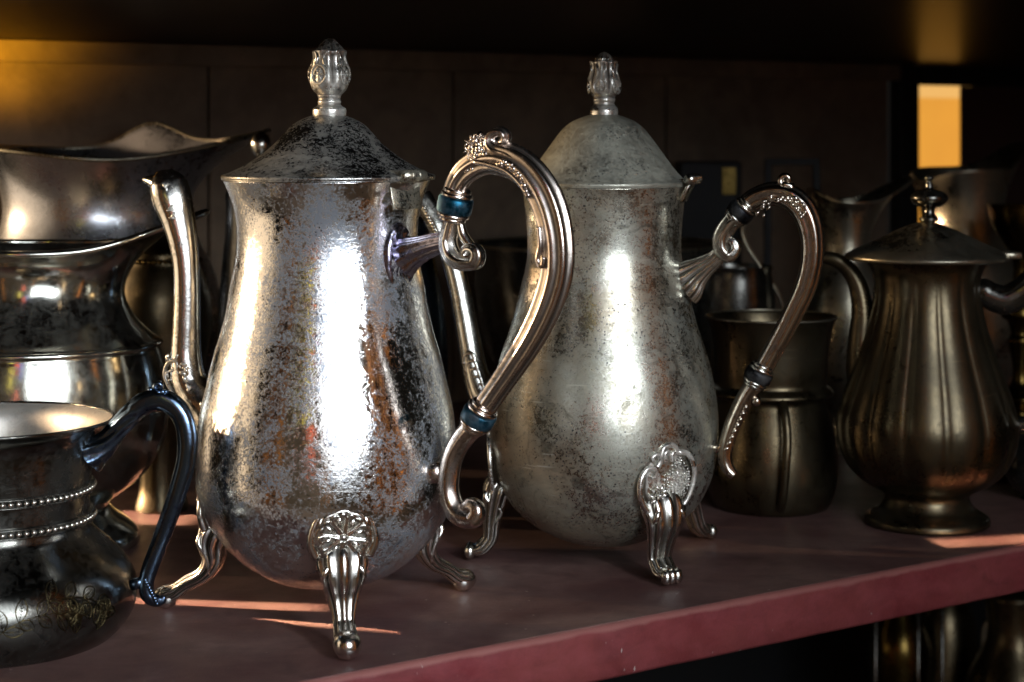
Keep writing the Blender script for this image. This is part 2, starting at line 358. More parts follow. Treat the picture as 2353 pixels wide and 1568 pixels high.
board('back_backing', eat(-140, DEPTH), e_end, DEPTH+.0125, DEPTH+.02, 0, UZ, M['black'], bev=0)
board('ledger_strip', eat(-140, DEPTH), e_end, DEPTH-.02, DEPTH-.001, UZ-.018, UZ-.0005, M['back'], bev=.001)
board('corner_post', e_end+.0005, eat(2113, DEPTH-.02), DEPTH-.02, DEPTH-.002, 0, UZ-.0005, M['black'], bev=.001)
board('side_panel', eat(2209, DEPTH), 1.9, DEPTH, DEPTH+.003, 0, UZ-.022, M['reddark'], bev=.001)
board('ledger_strip', eat(2109, DEPTH), 1.9, DEPTH-.01, DEPTH-.001, UZ-.022, UZ-.0005, M['black'], bev=.001)

# amber opening between post and side panel; its sunlight is painted as emission
am, t, b = mat('emissive_amber_wall'); tc = nd(t, 'TexCoord'); sx = nd(t, 'SeparateXYZ'); t.links.new(tc.outputs['Object'], sx.inputs[0])
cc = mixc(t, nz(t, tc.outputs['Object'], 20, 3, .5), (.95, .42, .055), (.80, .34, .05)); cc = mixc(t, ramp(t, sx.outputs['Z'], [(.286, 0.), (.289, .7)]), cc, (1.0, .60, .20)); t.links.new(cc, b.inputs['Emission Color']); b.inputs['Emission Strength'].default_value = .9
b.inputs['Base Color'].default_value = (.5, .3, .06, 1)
board('glowing_opening', eat(2095, DEPTH+.03), eat(2230, DEPTH+.03), DEPTH+.03, DEPTH+.035, .12, UZ-.02, am, bev=0)

# ------------------------------------------------------------------ unseen room behind the camera, with slabs added for reflections in the metal
def slab(name, c, s, m): return MB().box(c, s).build(name, m, smooth=False, kind='structure')
slab('room_wall', (.6, -2.6, .6), (7, .05, 4), plain('dark_shop_wall', (.07, .06, .05), .8))
slab('room_floor', (.6, -.5, -1.3), (7, 5, .04), plain('grey_shop_floor', (.12, .10, .09), .6))
ORG = plain('orange_varnished_post', (.80, .33, .08), .5)
def reflection_post(x, y, w_, m=ORG): slab('reflection_post', (x, y, .35), (w_, w_, 2.6), m)  # unseen posts placed for orange streaks mirrored in the pots
reflection_post(-1.75, -1.35, .07); reflection_post(-2.3, -1.1, .10); reflection_post(1.10, -.60, .018); reflection_post(1.22, -.15, .03); reflection_post(1.34, .10, .018); reflection_post(1.42, .42, .05); reflection_post(.25, -2.4, .05)
slab('reflection_cloth', (-.69, -1.35, .98), (.09, .04, .62), plain('yellow_cloth', (.80, .70, .12), .8))  # unseen cloth slabs added for coloured streaks in the silver
slab('reflection_cloth', (-.58, -1.37, 1.0), (.03, .04, .70), plain('pale_green_cloth', (.45, .55, .25), .8))
slab('reflection_cloth', (-.46, -1.35, 1.55), (.12, .04, .55), plain('red_cloth', (.80, .12, .06), .8))
slab('reflection_cloth', (-.28, -1.35, 1.4), (.12, .04, .6), plain('blue_cloth', (.10, .16, .45), .8))
slab('reflection_cloth', (-.42, -1.3, .30), (.10, .04, .6), plain('coral_cloth', (.85, .20, .13), .8))
slab('reflection_cloth', (.45, -1.5, 2.1), (.8, .04, .3), plain('crimson_cloth', (.6, .04, .06), .8))
lamp('added_room_lamp', 'AREA', (.2, -.1, 1.9), (-.3, -1.5, .3), 46, (1.0, .93, .84), shape='RECTANGLE', size=1.0, size_y=.5, spread=R(100))  # unseen lamp added to light the slabs the metal mirrors
lamp('added_room_lamp', 'AREA', (.5, -.6, 1.2), (1.3, .1, .3), 8, (1.0, .90, .75), shape='RECTANGLE', size=.3, size_y=.3, spread=R(80))  # unseen lamp added to light the posts at right

# ------------------------------------------------------------------ shared vessel pieces
def make_finial(base_y, scale, ax_px, D, rows, petals, phase, amp):
    mb = MB(); c = P(ax_px, 300, D)
    rows = cr(rows, 5); pf = prof(D, rows); z0, z1 = pf[0][1], pf[-1][1]
    def fn(a, r, z):
        t = (z - z0)/(z1 - z0)
        g = max(0, min(1, (t-.32)/.12)) * max(0, min(1, (1.02-t)/.12))
        k = abs(math.cos(petals*(a-phase)/2))
        return r*(1 + amp*g*(k**.6*1.3 - .8) + .03*g*math.cos(petals*3*(a-phase))), z + .0006*g*k
    mb.lathe((c.x, c.y), pf, 72, fn)
    return mb, c
def rosette(mb, c, nrm, r, petals=8):
    nrm = nrm.normalized(); X = Z.cross(nrm).normalized(); Y = nrm.cross(X).normalized()
    def at(u, v_, h): return c + X*u + Y*v_ + nrm*h
    # dished disc with a scalloped rim
    n = 64; rows = [(0, .16), (.3, .15), (.55, .12), (.8, .17), (.95, .22), (1.04, .15), (1.08, -.12), (1.0, -.5)]
    v = []; f = []
    for (q, h) in rows:
        for i in range(n):
            a = 2*PI*i/n; k = 1 + .06*abs(math.cos(petals*a/2))*(q > .7)
            v.append(at(r*q*k*math.cos(a), r*q*k*math.sin(a), r*h))
    for j in range(len(rows)-1):
        for i in range(n):
            k2 = (i+1) % n; f.append((j*n+i, j*n+k2, (j+1)*n+k2, (j+1)*n+i))
    mb.add(v, [tuple(reversed(q)) for q in f])
    for p in range(petals):
        a = 2*PI*(p+.3)/petals; d = X*math.cos(a) + Y*math.sin(a); s_ = nrm.cross(d)
        # heart-shaped petal outline ridge and a midrib
        pts = []
        for (q, wd, h) in ((.14, 0, .26), (.35, .10, .26), (.6, .22, .25), (.82, .27, .26), (.92, .16, .27), (.86, 0, .25), (.92, -.16, .27), (.82, -.27, .26), (.6, -.22, .25), (.35, -.10, .26), (.14, 0, .26)):
            pts.append(c + d*(r*q) + s_*(r*wd) + nrm*(r*h))
        pp = [Vector(x) for x in cr([tuple(x) for x in pts], 3)]
        mb.sweep(pp, [r*.062]*len(pp), nrm, 6)
        mb.ball(c + d*(r*.6) + nrm*(r*.13), r*.24, 8, (1, .42, .35), (d, s_, nrm))
    mb.ball(c + nrm*(r*.24), r*.15, 12)
    for i in range(10):
        a = 2*PI*i/10; mb.ball(c + (X*math.cos(a) + Y*math.sin(a))*(r*.2) + nrm*(r*.22), r*.045, 6)
def daisy(mb, c, nrm, r, petals=9):
    nrm = nrm.normalized(); X = Z.cross(nrm).normalized(); Y = nrm.cross(X).normalized()
    for p in range(petals):
        a = 2*PI*p/petals; d = X*math.cos(a) + Y*math.sin(a); s_ = nrm.cross(d)
        mb.ball(c + d*(r*.6) + nrm*(r*.1), r*.36, 8, (1, .42, .5), (d, s_, nrm))
    mb.ball(c + nrm*(r*.2), r*.2, 8)

def pot_leg(c0, ang, body_r, z_top, foot_R, s, style, foot_r, m, tobj, org, rz, flip=1, label=None):
    """cabriole leg in the radial plane at angle ang; s = metres per px of that pot"""
    d = Vector((math.cos(ang), math.sin(ang), 0)); sd = Vector((-math.sin(ang), math.cos(ang), 0))
    C = Vector((c0[0], c0[1], 0))
    leg = MB()
    if style == 'ball':
        b0 = body_r(z_top); ctl = [(b0 - .005, z_top*1.0, 46), (b0 - .001, z_top*.86, 58), (b0 + .0015, z_top*.72, 52), (b0 + .0015, z_top*.54, 38), (b0*.7 + foot_R*.3, z_top*.38, 28), (foot_R - .007, .0135, 25), (foot_R - .001, .0092, 27), (foot_R + .004, .0078, 29), (foot_R + .0072, .0074, 22)]
    else:
        b0 = body_r(z_top); q0 = max(b0, foot_R); ctl = [(b0 - .005, z_top, 46), (b0 - .001, z_top*.86, 56), (b0 + .001, z_top*.70, 48), (foot_R*.6 + b0*.4, z_top*.50, 36), (foot_R - .001, z_top*.30, 30), (foot_R + .001, .0110, 29), (foot_R + .005, .0072, 29), (foot_R + .009, .0064, 24)]
    cc = cr(ctl, 8); pts = [C + d*a + Z*b for a, b, _ in cc]
    rad = [q*s for _, _, q in cc]
    def sec(a, t):
        g = min(1, t/.1) * min(1, max(0, (.97-t)/.15))
        front = max(0, math.cos(a))  # outer face carries the flutes
        return 1 + g*(.085*math.cos(10*math.asin(max(-1, min(1, math.sin(a))))) )
    leg.sweep(pts, rad, sd, 60, sec, sx=.72 if style == 'ball' else .62, sy=1)
    if style == 'ball': leg.ball(C + d*(foot_R + .0045) + Z*foot_r, foot_r, 20, (1.15, 1, 1), (d, sd, Z))
    # leaf collars under the medallion
    i0 = 10
    for sgn in (-1, 1):
        w_ = [C + d*(ctl[1][0] + .004) + sd*(sgn*s*20) + Z*(z_top*.88), C + d*(ctl[2][0] + .005) + sd*(sgn*s*(46 if style == 'ball' else 38)) + Z*(z_top*.76), C + d*(ctl[2][0] + (.001 if style == 'ball' else -.004)) + sd*(sgn*s*(40 if style == 'ball' else 31)) + Z*(z_top*.60), C + d*(ctl[3][0] + .001) + sd*(sgn*s*26) + Z*(z_top*.40)]
        w2 = [Vector(x) for x in cr([tuple(x) for x in w_], 5)]
        leg.sweep(w2, [s*(9 - 6*i/len(w2)) for i in range(len(w2))], d, 8)
    # central tongue on the shin
    w_ = [C + d*(ctl[1][0] + .005) + Z*(z_top*.86), C + d*(ctl[2][0] + .0055) + Z*(z_top*.70), C + d*(ctl[3][0] + .0045) + Z*(z_top*.48)]
    w2 = [Vector(x) for x in cr([tuple(x) for x in w_], 6)]
    leg.sweep(w2, [s*(12 - 9*i/len(w2)) for i in range(len(w2))], sd, 10)
    if style != 'ball':
        for q in (-1, 0, 1): leg.ball(C + d*(foot_R + .011) + sd*(q*s*15) + Z*.0058, .0034, 8, (1, 1, 1.35))
    lo = leg.build('leg', m, tobj, origin=org, label=label)
    zc = rz; rb = body_r(zc); dr = (body_r(zc+.004) - body_r(zc-.004))/.008
    nrm = (d - Z*dr*.35).normalized(); cen = C + d*(rb - .0006) + Z*zc
    ro = MB()
    if style == 'ball':
        rosette(ro, cen, nrm, 62*s)
        X = Z.cross(nrm).normalized(); Y = nrm.cross(X)
        for k in range(7):      # leafy surround
            a = R(150 + k*40); dd = X*math.cos(a) + Y*math.sin(a)
            ro.ball(cen + dd*(64*s) + nrm*(2*s), 22*s, 10, (.55, 1, .45), (dd, nrm.cross(dd), nrm))
        for sgn in (-1, 1):
            pts_ = [cen + X*(sgn*62*s) - Y*(50*s) + nrm*.001, cen + X*(sgn*76*s) - Y*(10*s) + nrm*.001, cen + X*(sgn*60*s) + Y*(40*s), cen + X*(sgn*24*s) + Y*(70*s)]
            w2 = [Vector(x) for x in cr([tuple(x) for x in pts_], 5)]; ro.sweep(w2, [s*(12 - 7*i/len(w2)) for i in range(len(w2))], nrm, 8)
        sub(ro, 'rosette', m, lo, org)
    else:
        X = Z.cross(nrm).normalized(); Y = nrm.cross(X)
        # cartouche: backing shield, scrolled border, daisy and flower clusters
        n = 40; v = []; f = []
        for (q, h) in ((0, 4), (.6, 3.5), (.9, 2), (1.0, -3), (1.0, -14)):
            for i in range(n):
                a = 2*PI*i/n; rx = 70 + 5*math.cos(5*a); ry = 78 + 5*math.sin(6*a)
                v.append(cen + X*(s*q*rx*math.cos(a)) + Y*(s*q*ry*math.sin(a)) + nrm*(s*h))
        for j in range(4):
            for i in range(n):
                k2 = (i+1) % n; f.append((j*n+i, (j+1)*n+i, (j+1)*n+k2, j*n+k2))
        ro.add(v, [tuple(reversed(q)) for q in f])
        def line(pts_, r0, r1):
            w2 = [cen + X*(s*a) + Y*(s*b_) + nrm*(s*h) for a, b_, h in cr(pts_, 6)]
            ro.sweep(w2, [s*(r0 + (r1-r0)*i/len(w2)) for i in range(len(w2))], nrm, 8)
        line([(-20, -84, 4), (-52, -66, 6), (-74, -30, 8), (-74, 10, 8), (-56, 34, 8), (-36, 30, 9), (-34, 14, 9), (-46, 12, 9)], 10, 4)
        line([(-30, 36, 8), (-22, 52, 8), (-30, 66, 8), (-44, 60, 8), (-40, 50, 9)], 8, 4)
        line([(-20, 58, 7), (-14, 78, 7), (4, 86, 7), (22, 78, 7), (26, 60, 7)], 8, 6)
        line([(30, 66, 6), (56, 60, 6), (74, 34, 6), (78, 0, 6), (66, -40, 6), (44, -72, 5)], 8, 5)
        line([(-6, 46, 7), (-8, 66, 7), (2, 70, 7), (6, 52, 7)], 6, 4); line([(12, 46, 7), (12, 64, 7), (20, 66, 7), (22, 50, 7)], 6, 4)
        daisy(ro, cen + X*(-24*s) + Y*(-32*s) + nrm*(s*8), nrm, 30*s, 10)
        rnd = random.Random(3)
        for k in range(30):
            a = rnd.uniform(0, 2*PI); q = rnd.uniform(0, 1)**.5
            daisy(ro, cen + X*(s*(28 + 34*q*math.cos(a))) + Y*(s*(2 + 46*q*math.sin(a))) + nrm*(s*6), nrm, rnd.uniform(9, 13)*s, 5)
        sub(ro, 'flower_medallion', M['finial'], lo, org)
    return lo

# =================================================================== coffee pot A (left)
DA, XA = .96, 752
cA = P(XA, 300, DA); sA = DA/F; orgA = (cA.x, cA.y, 0)
A = thing('coffee_pot', orgA, 'tall mottled silver coffee pot with dark lid, teal handle rings and a round rosette', 'coffee pot')
rowsA = [(414, 238), (430, 231), (455, 221), (498, 210), (552, 207), (600, 211), (659, 223), (708, 231), (760, 244), (820, 261), (890, 277), (937, 288), (1000, 296), (1064, 300), (1120, 298), (1165, 284), (1209, 261), (1250, 228), (1287, 188), (1318, 138), (1336, 80), (1342, 2)]
pA = prof(DA, cr(rowsA, 5))
def rad_fn(pf):
    q = sorted((z, r) for r, z in pf)
    def g(z):
        for i in range(len(q)-1):
            if q[i][0] <= z <= q[i+1][0]:
                t = (z - q[i][0])/max(1e-9, q[i+1][0] - q[i][0]); return q[i][1]*(1-t) + q[i+1][1]*t
        return q[0][1] if z < q[0][0] else q[-1][1]
    return g
rA = rad_fn(pA)
def dent(a, r, z): return r*(1 + .004*noise.noise(Vector((math.cos(a)*1.6, math.sin(a)*1.6, z*22)))), z
mb = MB(); mb.lathe((cA.x, cA.y), pA, 128, dent); mb.build('body', M['silverA'], A, origin=orgA)
# lid
lidA = cr([(413, 200), (413, 240), (411, 244), (405, 245), (401, 242), (399, 234), (387, 206), (371, 178), (357, 157), (342, 137), (325, 118), (300, 96), (285, 80), (275, 62), (268, 45), (264, 30), (263, 2)], 4)
mb = MB(); mb.lathe((cA.x + 3*sA, cA.y), prof(DA, lidA), 128, dent); lid = mb.build('lid', M['lidA'], A, origin=orgA)
fin, c = make_finial(0, 0, XA+5, DA, [(268,38),(258,39),(250,38),(245,30),(240,26),(234,27),(228,25),(222,27),(218,28),(212,34),(205,40),(195,43),(185,44),(170,42),(155,38),(141,36),(130,36),(122,38),(118,37),(116,33),(112,30),(106,25),(100,20),(94,14),(90,9),(89,2)], 4, R(-118), .07)
# carved oval and roll on the visible petals
for ang in (R(-118), R(-28), R(152), R(62)):
    d = Vector((math.cos(ang), math.sin(ang), 0)); sd = Vector((-math.sin(ang), math.cos(ang), 0))
    zc = H - (172-HZ)*sA
    ring = [c*1 + d*(43.5*sA) + sd*(19*sA*math.cos(q)) + Z*(zc - H + 22*sA*math.sin(q)) for q in [2*PI*i/16 for i in range(17)]]
    fin.sweep(ring, [3.2*sA]*17, d, 6)
    daisy(fin, c + d*(42.5*sA) + Z*(zc - H), d, 15*sA, 6)
    for sgn in (-1, 1):
        pts_ = [c + d*(39*sA) + sd*(sgn*14*sA) + Z*(zc-H+20*sA), c + d*(36*sA) + sd*(sgn*8*sA) + Z*(zc-H+38*sA), c + d*(33*sA) + sd*(sgn*15*sA) + Z*(zc-H+52*sA)]
        w2 = [Vector(x) for x in cr([tuple(x) for x in pts_], 5)]; fin.sweep(w2, [4*sA]*len(w2), d, 6)
for i in range(8):
    a = 2*PI*(i+.3)/8; d = Vector((math.cos(a), math.sin(a), 0)); lo_ = i % 2
    fin.ball(c + d*((23 if lo_ else 12)*sA) + Z*((300 - (112 if lo_ else 102))*sA), 13*sA, 12, (.62, .85, 1.15), ((d + Z*.5).normalized(), d.cross(Z), (Z - d*.5).normalized()))
sub(fin, 'finial', M['finial'], lid, orgA)
# hinge
TH_A = 35
plA = Plane(cA.x, cA.y, TH_A); dA = plA.d; nA = plA.N
zr = H - (408-HZ)*sA
hg = MB(); hc = cA*1; hc.z = 0
b0 = hc + dA*(.0545+.001) + Z*(zr + .0015)
hg.sweep([b0 - nA*.0085, b0 + nA*.0085], [.0030, .0030], dA, 16)
for k in (-.0028, .0028): hg.sweep([b0 + nA*(k-.0002), b0 + nA*(k+.0002)], [.0032]*2, dA, 16)
hg.box(hc + dA*.0455 + Z*(zr + .0042), (.018, .015, .0010), (dA*1 - Z*.28, nA, Z + dA*.28), bev=.0004)
hg.box(hc + dA*(rA(zr-.008) + .0008) + Z*(zr - .0085), (.0014, .023, .0135), (dA + Z*.20, nA, Z - dA*.2), bev=.0005)
hg.box(hc + dA*(.0510) + Z*(zr - .0012), (.007, .017, .0016), (dA, nA, Z), bev=.0004)
hg.build('hinge', M['silverB'], A, origin=orgA)
# spout, opposite the handle
rib = lambda a, t: 1 + .035*math.cos(6*a)
sp = [(500, 975, 40), (466, 930, 42), (436, 880, 41), (428, 820, 36), (429, 750, 33), (430, 680, 31), (428, 610, 31), (420, 550, 35), (409, 500, 41), (396, 458, 47), (387, 425, 44), (382, 405, 33), (380, 392, 18)]
plS = Plane(cA.x, cA.y, TH_A-3)
pp, rr = plS.path(cr(sp, 7))
mb = MB()
def s_sec(a, t): return 1 + .05*math.cos(4*a)*t + (.05*noise.noise(Vector((math.cos(a)*3, math.sin(a)*3, t*40)))*(1 if t > .82 or t < .2 else .1))
mb.sweep(pp, rr, plS.N, 40, s_sec, caps=True)
# lip: pointed beak, rolled upper edge
for q, r_ in (([(384, 434), (362, 422), (343, 415), (329, 412)], (28, 3)),):
    w2 = [plS.pt(a, b_) for a, b_ in cr(q, 6)]; mb.sweep(w2, [sA*(r_[0] + (r_[1]-r_[0])*i/len(w2)) for i in range(len(w2))], plS.N, 14)
spo = mb.build('spout', M['castA'], A, origin=orgA)
mb = MB(); rnd = random.Random(5)
for k in range(60):                                      # leafy relief at tip and foot of the spout
    if k < 34: y = rnd.uniform(412, 500); x = 387 + (y-412)*.27 + rnd.uniform(-17, 15); off = 40 - (14 if y < 425 else 0)
    else: y = rnd.uniform(815, 930); x = 425 + max(0, (y-860))*.5 + rnd.uniform(-26, 30); off = 38
    p = plS.pt(x, y) - plS.N*(off*sA*.95); a = rnd.uniform(0, PI)
    X = Vector((math.cos(a), 0, math.sin(a))); mb.ball(p, rnd.uniform(5, 9)*sA, 8, (1.5, .6, .6), (X, Vector((0, 1, 0)), X.cross(Vector((0, 1, 0)))))
for sgn in (-1, 1):
    w2 = [plS.pt(a, b_) - plS.N*(sA*36) for a, b_ in cr([(420, 900), (402, 860), (410, 830), (428, 828), (430, 845), (418, 848)], 5)]
    mb.sweep(w2, [5*sA]*len(w2), plS.N, 8)
sub(mb, 'leaf_ornament', M['finial'], spo, orgA, kind='stuff')
# handle
def ridged(k, amp): return lambda a, t: 1 + amp*math.cos(k*a) + .012*noise.noise(Vector((math.cos(a)*2, math.sin(a)*2, t*60)))
mb = MB()
pts = cr([(1042, 446, 27), (1054, 415, 28), (1080, 385, 31), (1118, 366, 34), (1160, 366, 38), (1205, 388, 40), (1243, 432, 41), (1268, 490, 41), (1281, 560, 40), (1279, 630, 39), (1258, 702, 37), (1222, 775, 33), (1180, 840, 30), (1142, 895, 28), (1118, 930, 28)], 7)
pp, rr = plA.path(pts); mb.sweep(pp, rr, plA.N, 64, ridged(8, .085), sx=1, sy=.8)
hA = mb.build('handle', M['handleA'], A, origin=orgA)
mb = MB()                                                 # upper bracket: S scroll under the ring
pts = cr([(1040, 505, 21), (1034, 530, 23), (1030, 560, 25), (1040, 588, 26), (1062, 604, 24)] + spiral(1080, 585, 24, 5, 95, -330, 22, 10, 14)[1:], 6)
pp, rr = plA.path(pts); mb.sweep(pp, rr, plA.N, 32, ridged(5, .07), sx=.8, sy=1)
w2, r2 = plA.path(cr([(1058, 515, 10), (1064, 540, 12), (1078, 560, 11), (1092, 572, 8)], 5)); mb.sweep(w2, r2, plA.N, 12)
sub(mb, 'scroll_bracket', M['castA'], hA, orgA)
mb = MB()                                                 # arm and shield on the neck
pts = cr([(1030, 556, 25), (1005, 560, 26), (980, 568, 29), (955, 578, 36), (935, 588, 46), (925, 595, 50)], 6); pp, rr = plA.path(pts)
mb.sweep(pp, rr, plA.N, 48, lambda a, t: 1 + .09*math.cos(9*a) + .05*noise.noise(Vector((a*2, t*14, 1))), sx=.95, sy=.62)
zc = H - (595-HZ)*(cA.y - .03)/F
cen = cA + dA*(rA(zc) - .0005); cen.z = zc
X = nA; v = []; f = []; n = 40
for (q, h) in ((1.12, -.002), (1.08, .0012), (.95, .0022), (.8, .0010), (0, .002)):
    for i in range(n):
        a = 2*PI*i/n; v.append(cen + X*(.0095*q*math.cos(a)) + Z*(.0165*q*math.sin(a)*(1.15 if math.sin(a) < 0 else 1) ) + dA*(h + .0012*abs(math.cos(6*a))*(q < 1 and q > .1)))
for j in range(4):
    for i in range(n): k = (i+1) % n; f.append((j*n+i, j*n+k, (j+1)*n+k, (j+1)*n+i))
mb.add(v, f); sub(mb, 'shield_mount', M['blue_lug'], hA, orgA)
def ring(pl, x0, y0, x1, y1, R_, h_, m, hobj, org, name='insulating_ring', s=None, trim=None):
    """stepped collar along the tube axis from (x0,y0) to (x1,y1)"""
    mb = MB(); a, b_ = pl.pt(x0, y0), pl.pt(x1, y1); sc_ = a.y/F
    mid = (a+b_)/2; ax = (b_-a).normalized()
    L = (b_-a).length
    pts = [mid + ax*(L*q) for q in (-.5, -.48, -.40, 0, .40, .48, .5)]; rr = [R_*sc_*q for q in (.8, .94, 1, 1.02, 1, .94, .8)]
    mb.sweep(pts, rr, pl.N, 40); sub(mb, name, m, hobj, org)
    if trim:
        mb = MB()
        for q0, k in ((-.5, -1), (.5, 1)):
            for (o_, rr_) in ((.0010, .92), (.0030, .78)):
                cc_ = mid + ax*(L*q0 + k*o_); mb.sweep([cc_ - ax*.0012, cc_ - ax*.0006, cc_ + ax*.0006, cc_ + ax*.0012], [R_*sc_*rr_*q for q in (.9, 1, 1, .9)], pl.N, 40)
        sub(mb, 'collar', trim, hobj, org)
ring(plA, 1049, 453, 1042, 490, 41, 1, M['ring_blue'], hA, orgA, trim=M['handleA'])
ring(plA, 1107, 944, 1093, 970, 40, 1, M['ring_blue'], hA, orgA, trim=M['handleA'])
mb = MB()                                                 # lower scroll
pts = cr([(1088, 980, 27), (1062, 1010, 26), (1042, 1048, 25), (1033, 1090, 25), (1032, 1130, 25), (1042, 1164, 26), (1060, 1185, 27)] + spiral(1080, 1174, 22, 4, 105, -310, 24, 11, 14)[1:], 6)
pp, rr = plA.path(pts); mb.sweep(pp, rr, plA.N, 32, ridged(5, .03), sx=.95, sy=1)
w2, r2 = plA.path([(1015, 1085, 14), (990, 1088, 16), (965, 1090, 18)]); mb.sweep(w2, r2, plA.N, 16, sx=1.5)
sub(mb, 'lower_scroll', M['handleA'], hA, orgA)
mb = MB(); rnd = random.Random(8)                         # flower crest and curl on top of the handle
mb.ball(plA.pt(1116, 346), 32*sA, 16, (.9, .6, 1.05)); mb.ball(plA.pt(1140, 368), 26*sA, 12, (1, .6, .8)); mb.ball(plA.pt(1096, 376), 18*sA, 12, (1, .6, .8))
for k in range(64):
    a = rnd.uniform(0, 2*PI); q = rnd.random()**.5; x = 1114 + 35*q*math.cos(a); y = 343 + 37*q*math.sin(a)
    p = plA.pt(x, y) - plA.N*(sA*(20*(1-q*q)**.5))
    mb.ball(p, rnd.uniform(6, 10)*sA, 8)
for k in range(7):
    a = R(100 + 36*k); daisy(mb, plA.pt(1112 + 24*math.cos(a), 342 + 27*math.sin(a)) - plA.N*(sA*22), Vector((-.2, -1, .3)), 11*sA, 5)
for k in range(16):
    t_ = k/15; x = 1060 + 46*t_; y = 402 - 38*t_**.8; mb.ball(plA.pt(x, y), 9*sA, 8, (1.2, .8, .7), (Vector((.75, 0, .65)), Vector((0, 1, 0)), Vector((-.65, 0, .75))))
    mb.ball(plA.pt(x + rnd.uniform(-5, 9), y + rnd.uniform(2, 12)) - plA.N*(17*sA), rnd.uniform(4, 6)*sA, 8)
pts = cr([(1245, 405, 10), (1215, 376, 15), (1182, 355, 18), (1158, 346, 18)] + spiral(1153, 319, 25, 4, 110, 480, 19, 8, 18), 5)
pp, rr = plA.path(pts); mb.sweep(pp, rr, plA.N, 24, ridged(5, .10), sx=.85, sy=1.5)
for (q, r_) in (([(1108, 372), (1140, 378), (1180, 392), (1212, 420), (1232, 452)], 7), ([(1255, 520), (1258, 560), (1252, 596), (1262, 610), (1266, 590)], 6), ([(1205, 398), (1222, 408), (1228, 426), (1216, 430)], 6)):
    w2 = [plA.pt(a, b_) - plA.N*(27*sA) for a, b_ in cr(q, 6)]; mb.sweep(w2, [r_*sA]*len(w2), plA.N, 8)
for k in range(14):
    t_ = k/13; mb.ball(plA.pt(1165 + 62*t_, 372 + 62*t_*t_ + rnd.uniform(-8, 8)) - plA.N*(29*sA), rnd.uniform(5, 8)*sA, 8)
sub(mb, 'flower_crest', M['handleA'], hA, orgA, kind='stuff')
# legs
def legs(c, feet, bfn, z_top, s, style, fr, m, tobj, org, rz):
    for (px, py) in feet:
        g = G(px, py); ang = math.atan2(g.y - c.y, g.x - c.x)
        yield ang, math.hypot(g.x - c.x, g.y - c.y)
for ang, q in legs(cA, [(793, 1506), (372, 1398), (1098, 1352)], rA, 0, sA, 'ball', 0, 0, 0, 0, 0):
    pot_leg(cA, ang, rA, .050, .0735 if q < .08 else .084, sA*.92, 'ball', .0070 if q < .08 else .0060, M['castA'], A, orgA, .0555)

# =================================================================== coffee pot B (right)
DB, XB = 1.085, 1388
cB = P(XB, 300, DB); sB = DB/F; orgB = (cB.x, cB.y, 0)
B = thing('coffee_pot', orgB, 'tall dull grey coffee pot with dusty domed lid and black rings on its handle', 'coffee pot')
rowsB = [(428, 190), (445, 186), (478, 182), (520, 178), (574, 176), (615, 181), (652, 190), (718, 206), (760, 218), (820, 238), (880, 252), (934, 260), (980, 262), (1021, 260), (1070, 253), (1110, 240), (1150, 218), (1182, 188), (1210, 150), (1234, 98), (1246, 50), (1249, 2)]
pB = prof(DB, cr(rowsB, 5)); rB = rad_fn(pB)
mb = MB(); mb.lathe((cB.x, cB.y), pB, 128, dent); mb.build('body', M['silverB'], B, origin=orgB)
lidB = cr([(428, 170), (428, 190), (426, 193), (420, 194), (416, 191), (413, 186), (404, 176), (388, 162), (365, 145), (340, 127), (318, 111), (298, 95), (282, 76), (272, 55), (266, 38), (263, 25), (262, 2)], 4)
mb = MB(); mb.lathe((cB.x - 1*sB, cB.y), prof(DB, lidB), 128, dent); lid = mb.build('lid', M['lidB'], B, origin=orgB)
fin, c = make_finial(0, 0, XB, DB, [(266,32),(254,32),(247,29),(242,25),(236,24),(230,26),(224,25),(216,30),(206,34),(196,36),(184,35),(172,31),(160,29),(150,30),(145,31),(143,29),(147,24),(144,20),(136,19),(130,16),(124,10),(121,2)], 5, R(-108), .10)
for ang in (R(-108), R(-36), R(-180)):
    d = Vector((math.cos(ang), math.sin(ang), 0)); zc = H - (200-HZ)*sB; sd = Vector((-math.sin(ang), math.cos(ang), 0))
    fin.sweep([c + d*(35.5*sB) + sd*(15*sB*math.cos(q)) + Z*(zc-H + 16*sB*math.sin(q)) for q in [2*PI*i/14 for i in range(15)]], [2.6*sB]*15, d, 6)
    daisy(fin, c + d*(35.5*sB) + Z*(zc-H), d, 11*sB, 6)
    for sgn in (-1, 1): fin.sweep([c + d*(34*sB) + sd*(sgn*9*sB) + Z*(zc-H+16*sB), c + d*(29*sB) + sd*(sgn*7*sB) + Z*(zc-H+34*sB), c + d*(29*sB) + sd*(sgn*11*sB) + Z*(zc-H+52*sB)], [3*sB]*3, d, 6)
for i in range(5):
    a = R(-108) + 2*PI*(i+.5)/5; d = Vector((math.cos(a), math.sin(a), 0)); fin.ball(c + d*(16*sB) + Z*((300-146)*sB), 8*sB, 8, (1, 1, 1.5))
fin.ball(c + Z*((300-128)*sB), 9*sB, 10)
sub(fin, 'finial', M['finial'], lid, orgB)
TB = 20; plB = Plane(cB.x, cB.y, TB); dB = plB.d; nB = plB.N; hc = cB*1; hc.z = 0; zr = H - (422-HZ)*sB
hg = MB(); b0 = hc + dB*.0530 + Z*(zr + .0030)
hg.sweep([b0 - nB*.0080, b0 + nB*.0080], [.0027]*2, dB, 16)
for k in (-.0078, -.0027, .0027, .0078): hg.sweep([b0 + nB*(k-.0008), b0 + nB*(k+.0008)], [.0033]*2, dB, 16)
hg.box(hc + dB*.0485 + Z*(zr+.0022), (.008, .009, .0012), (dB, nB, Z), bev=.0004)
hg.box(hc + dB*(.0495) + Z*(zr - .0045), (.0020, .012, .0105), (dB - Z*.5, nB, Z + dB*.5), bev=.0005)
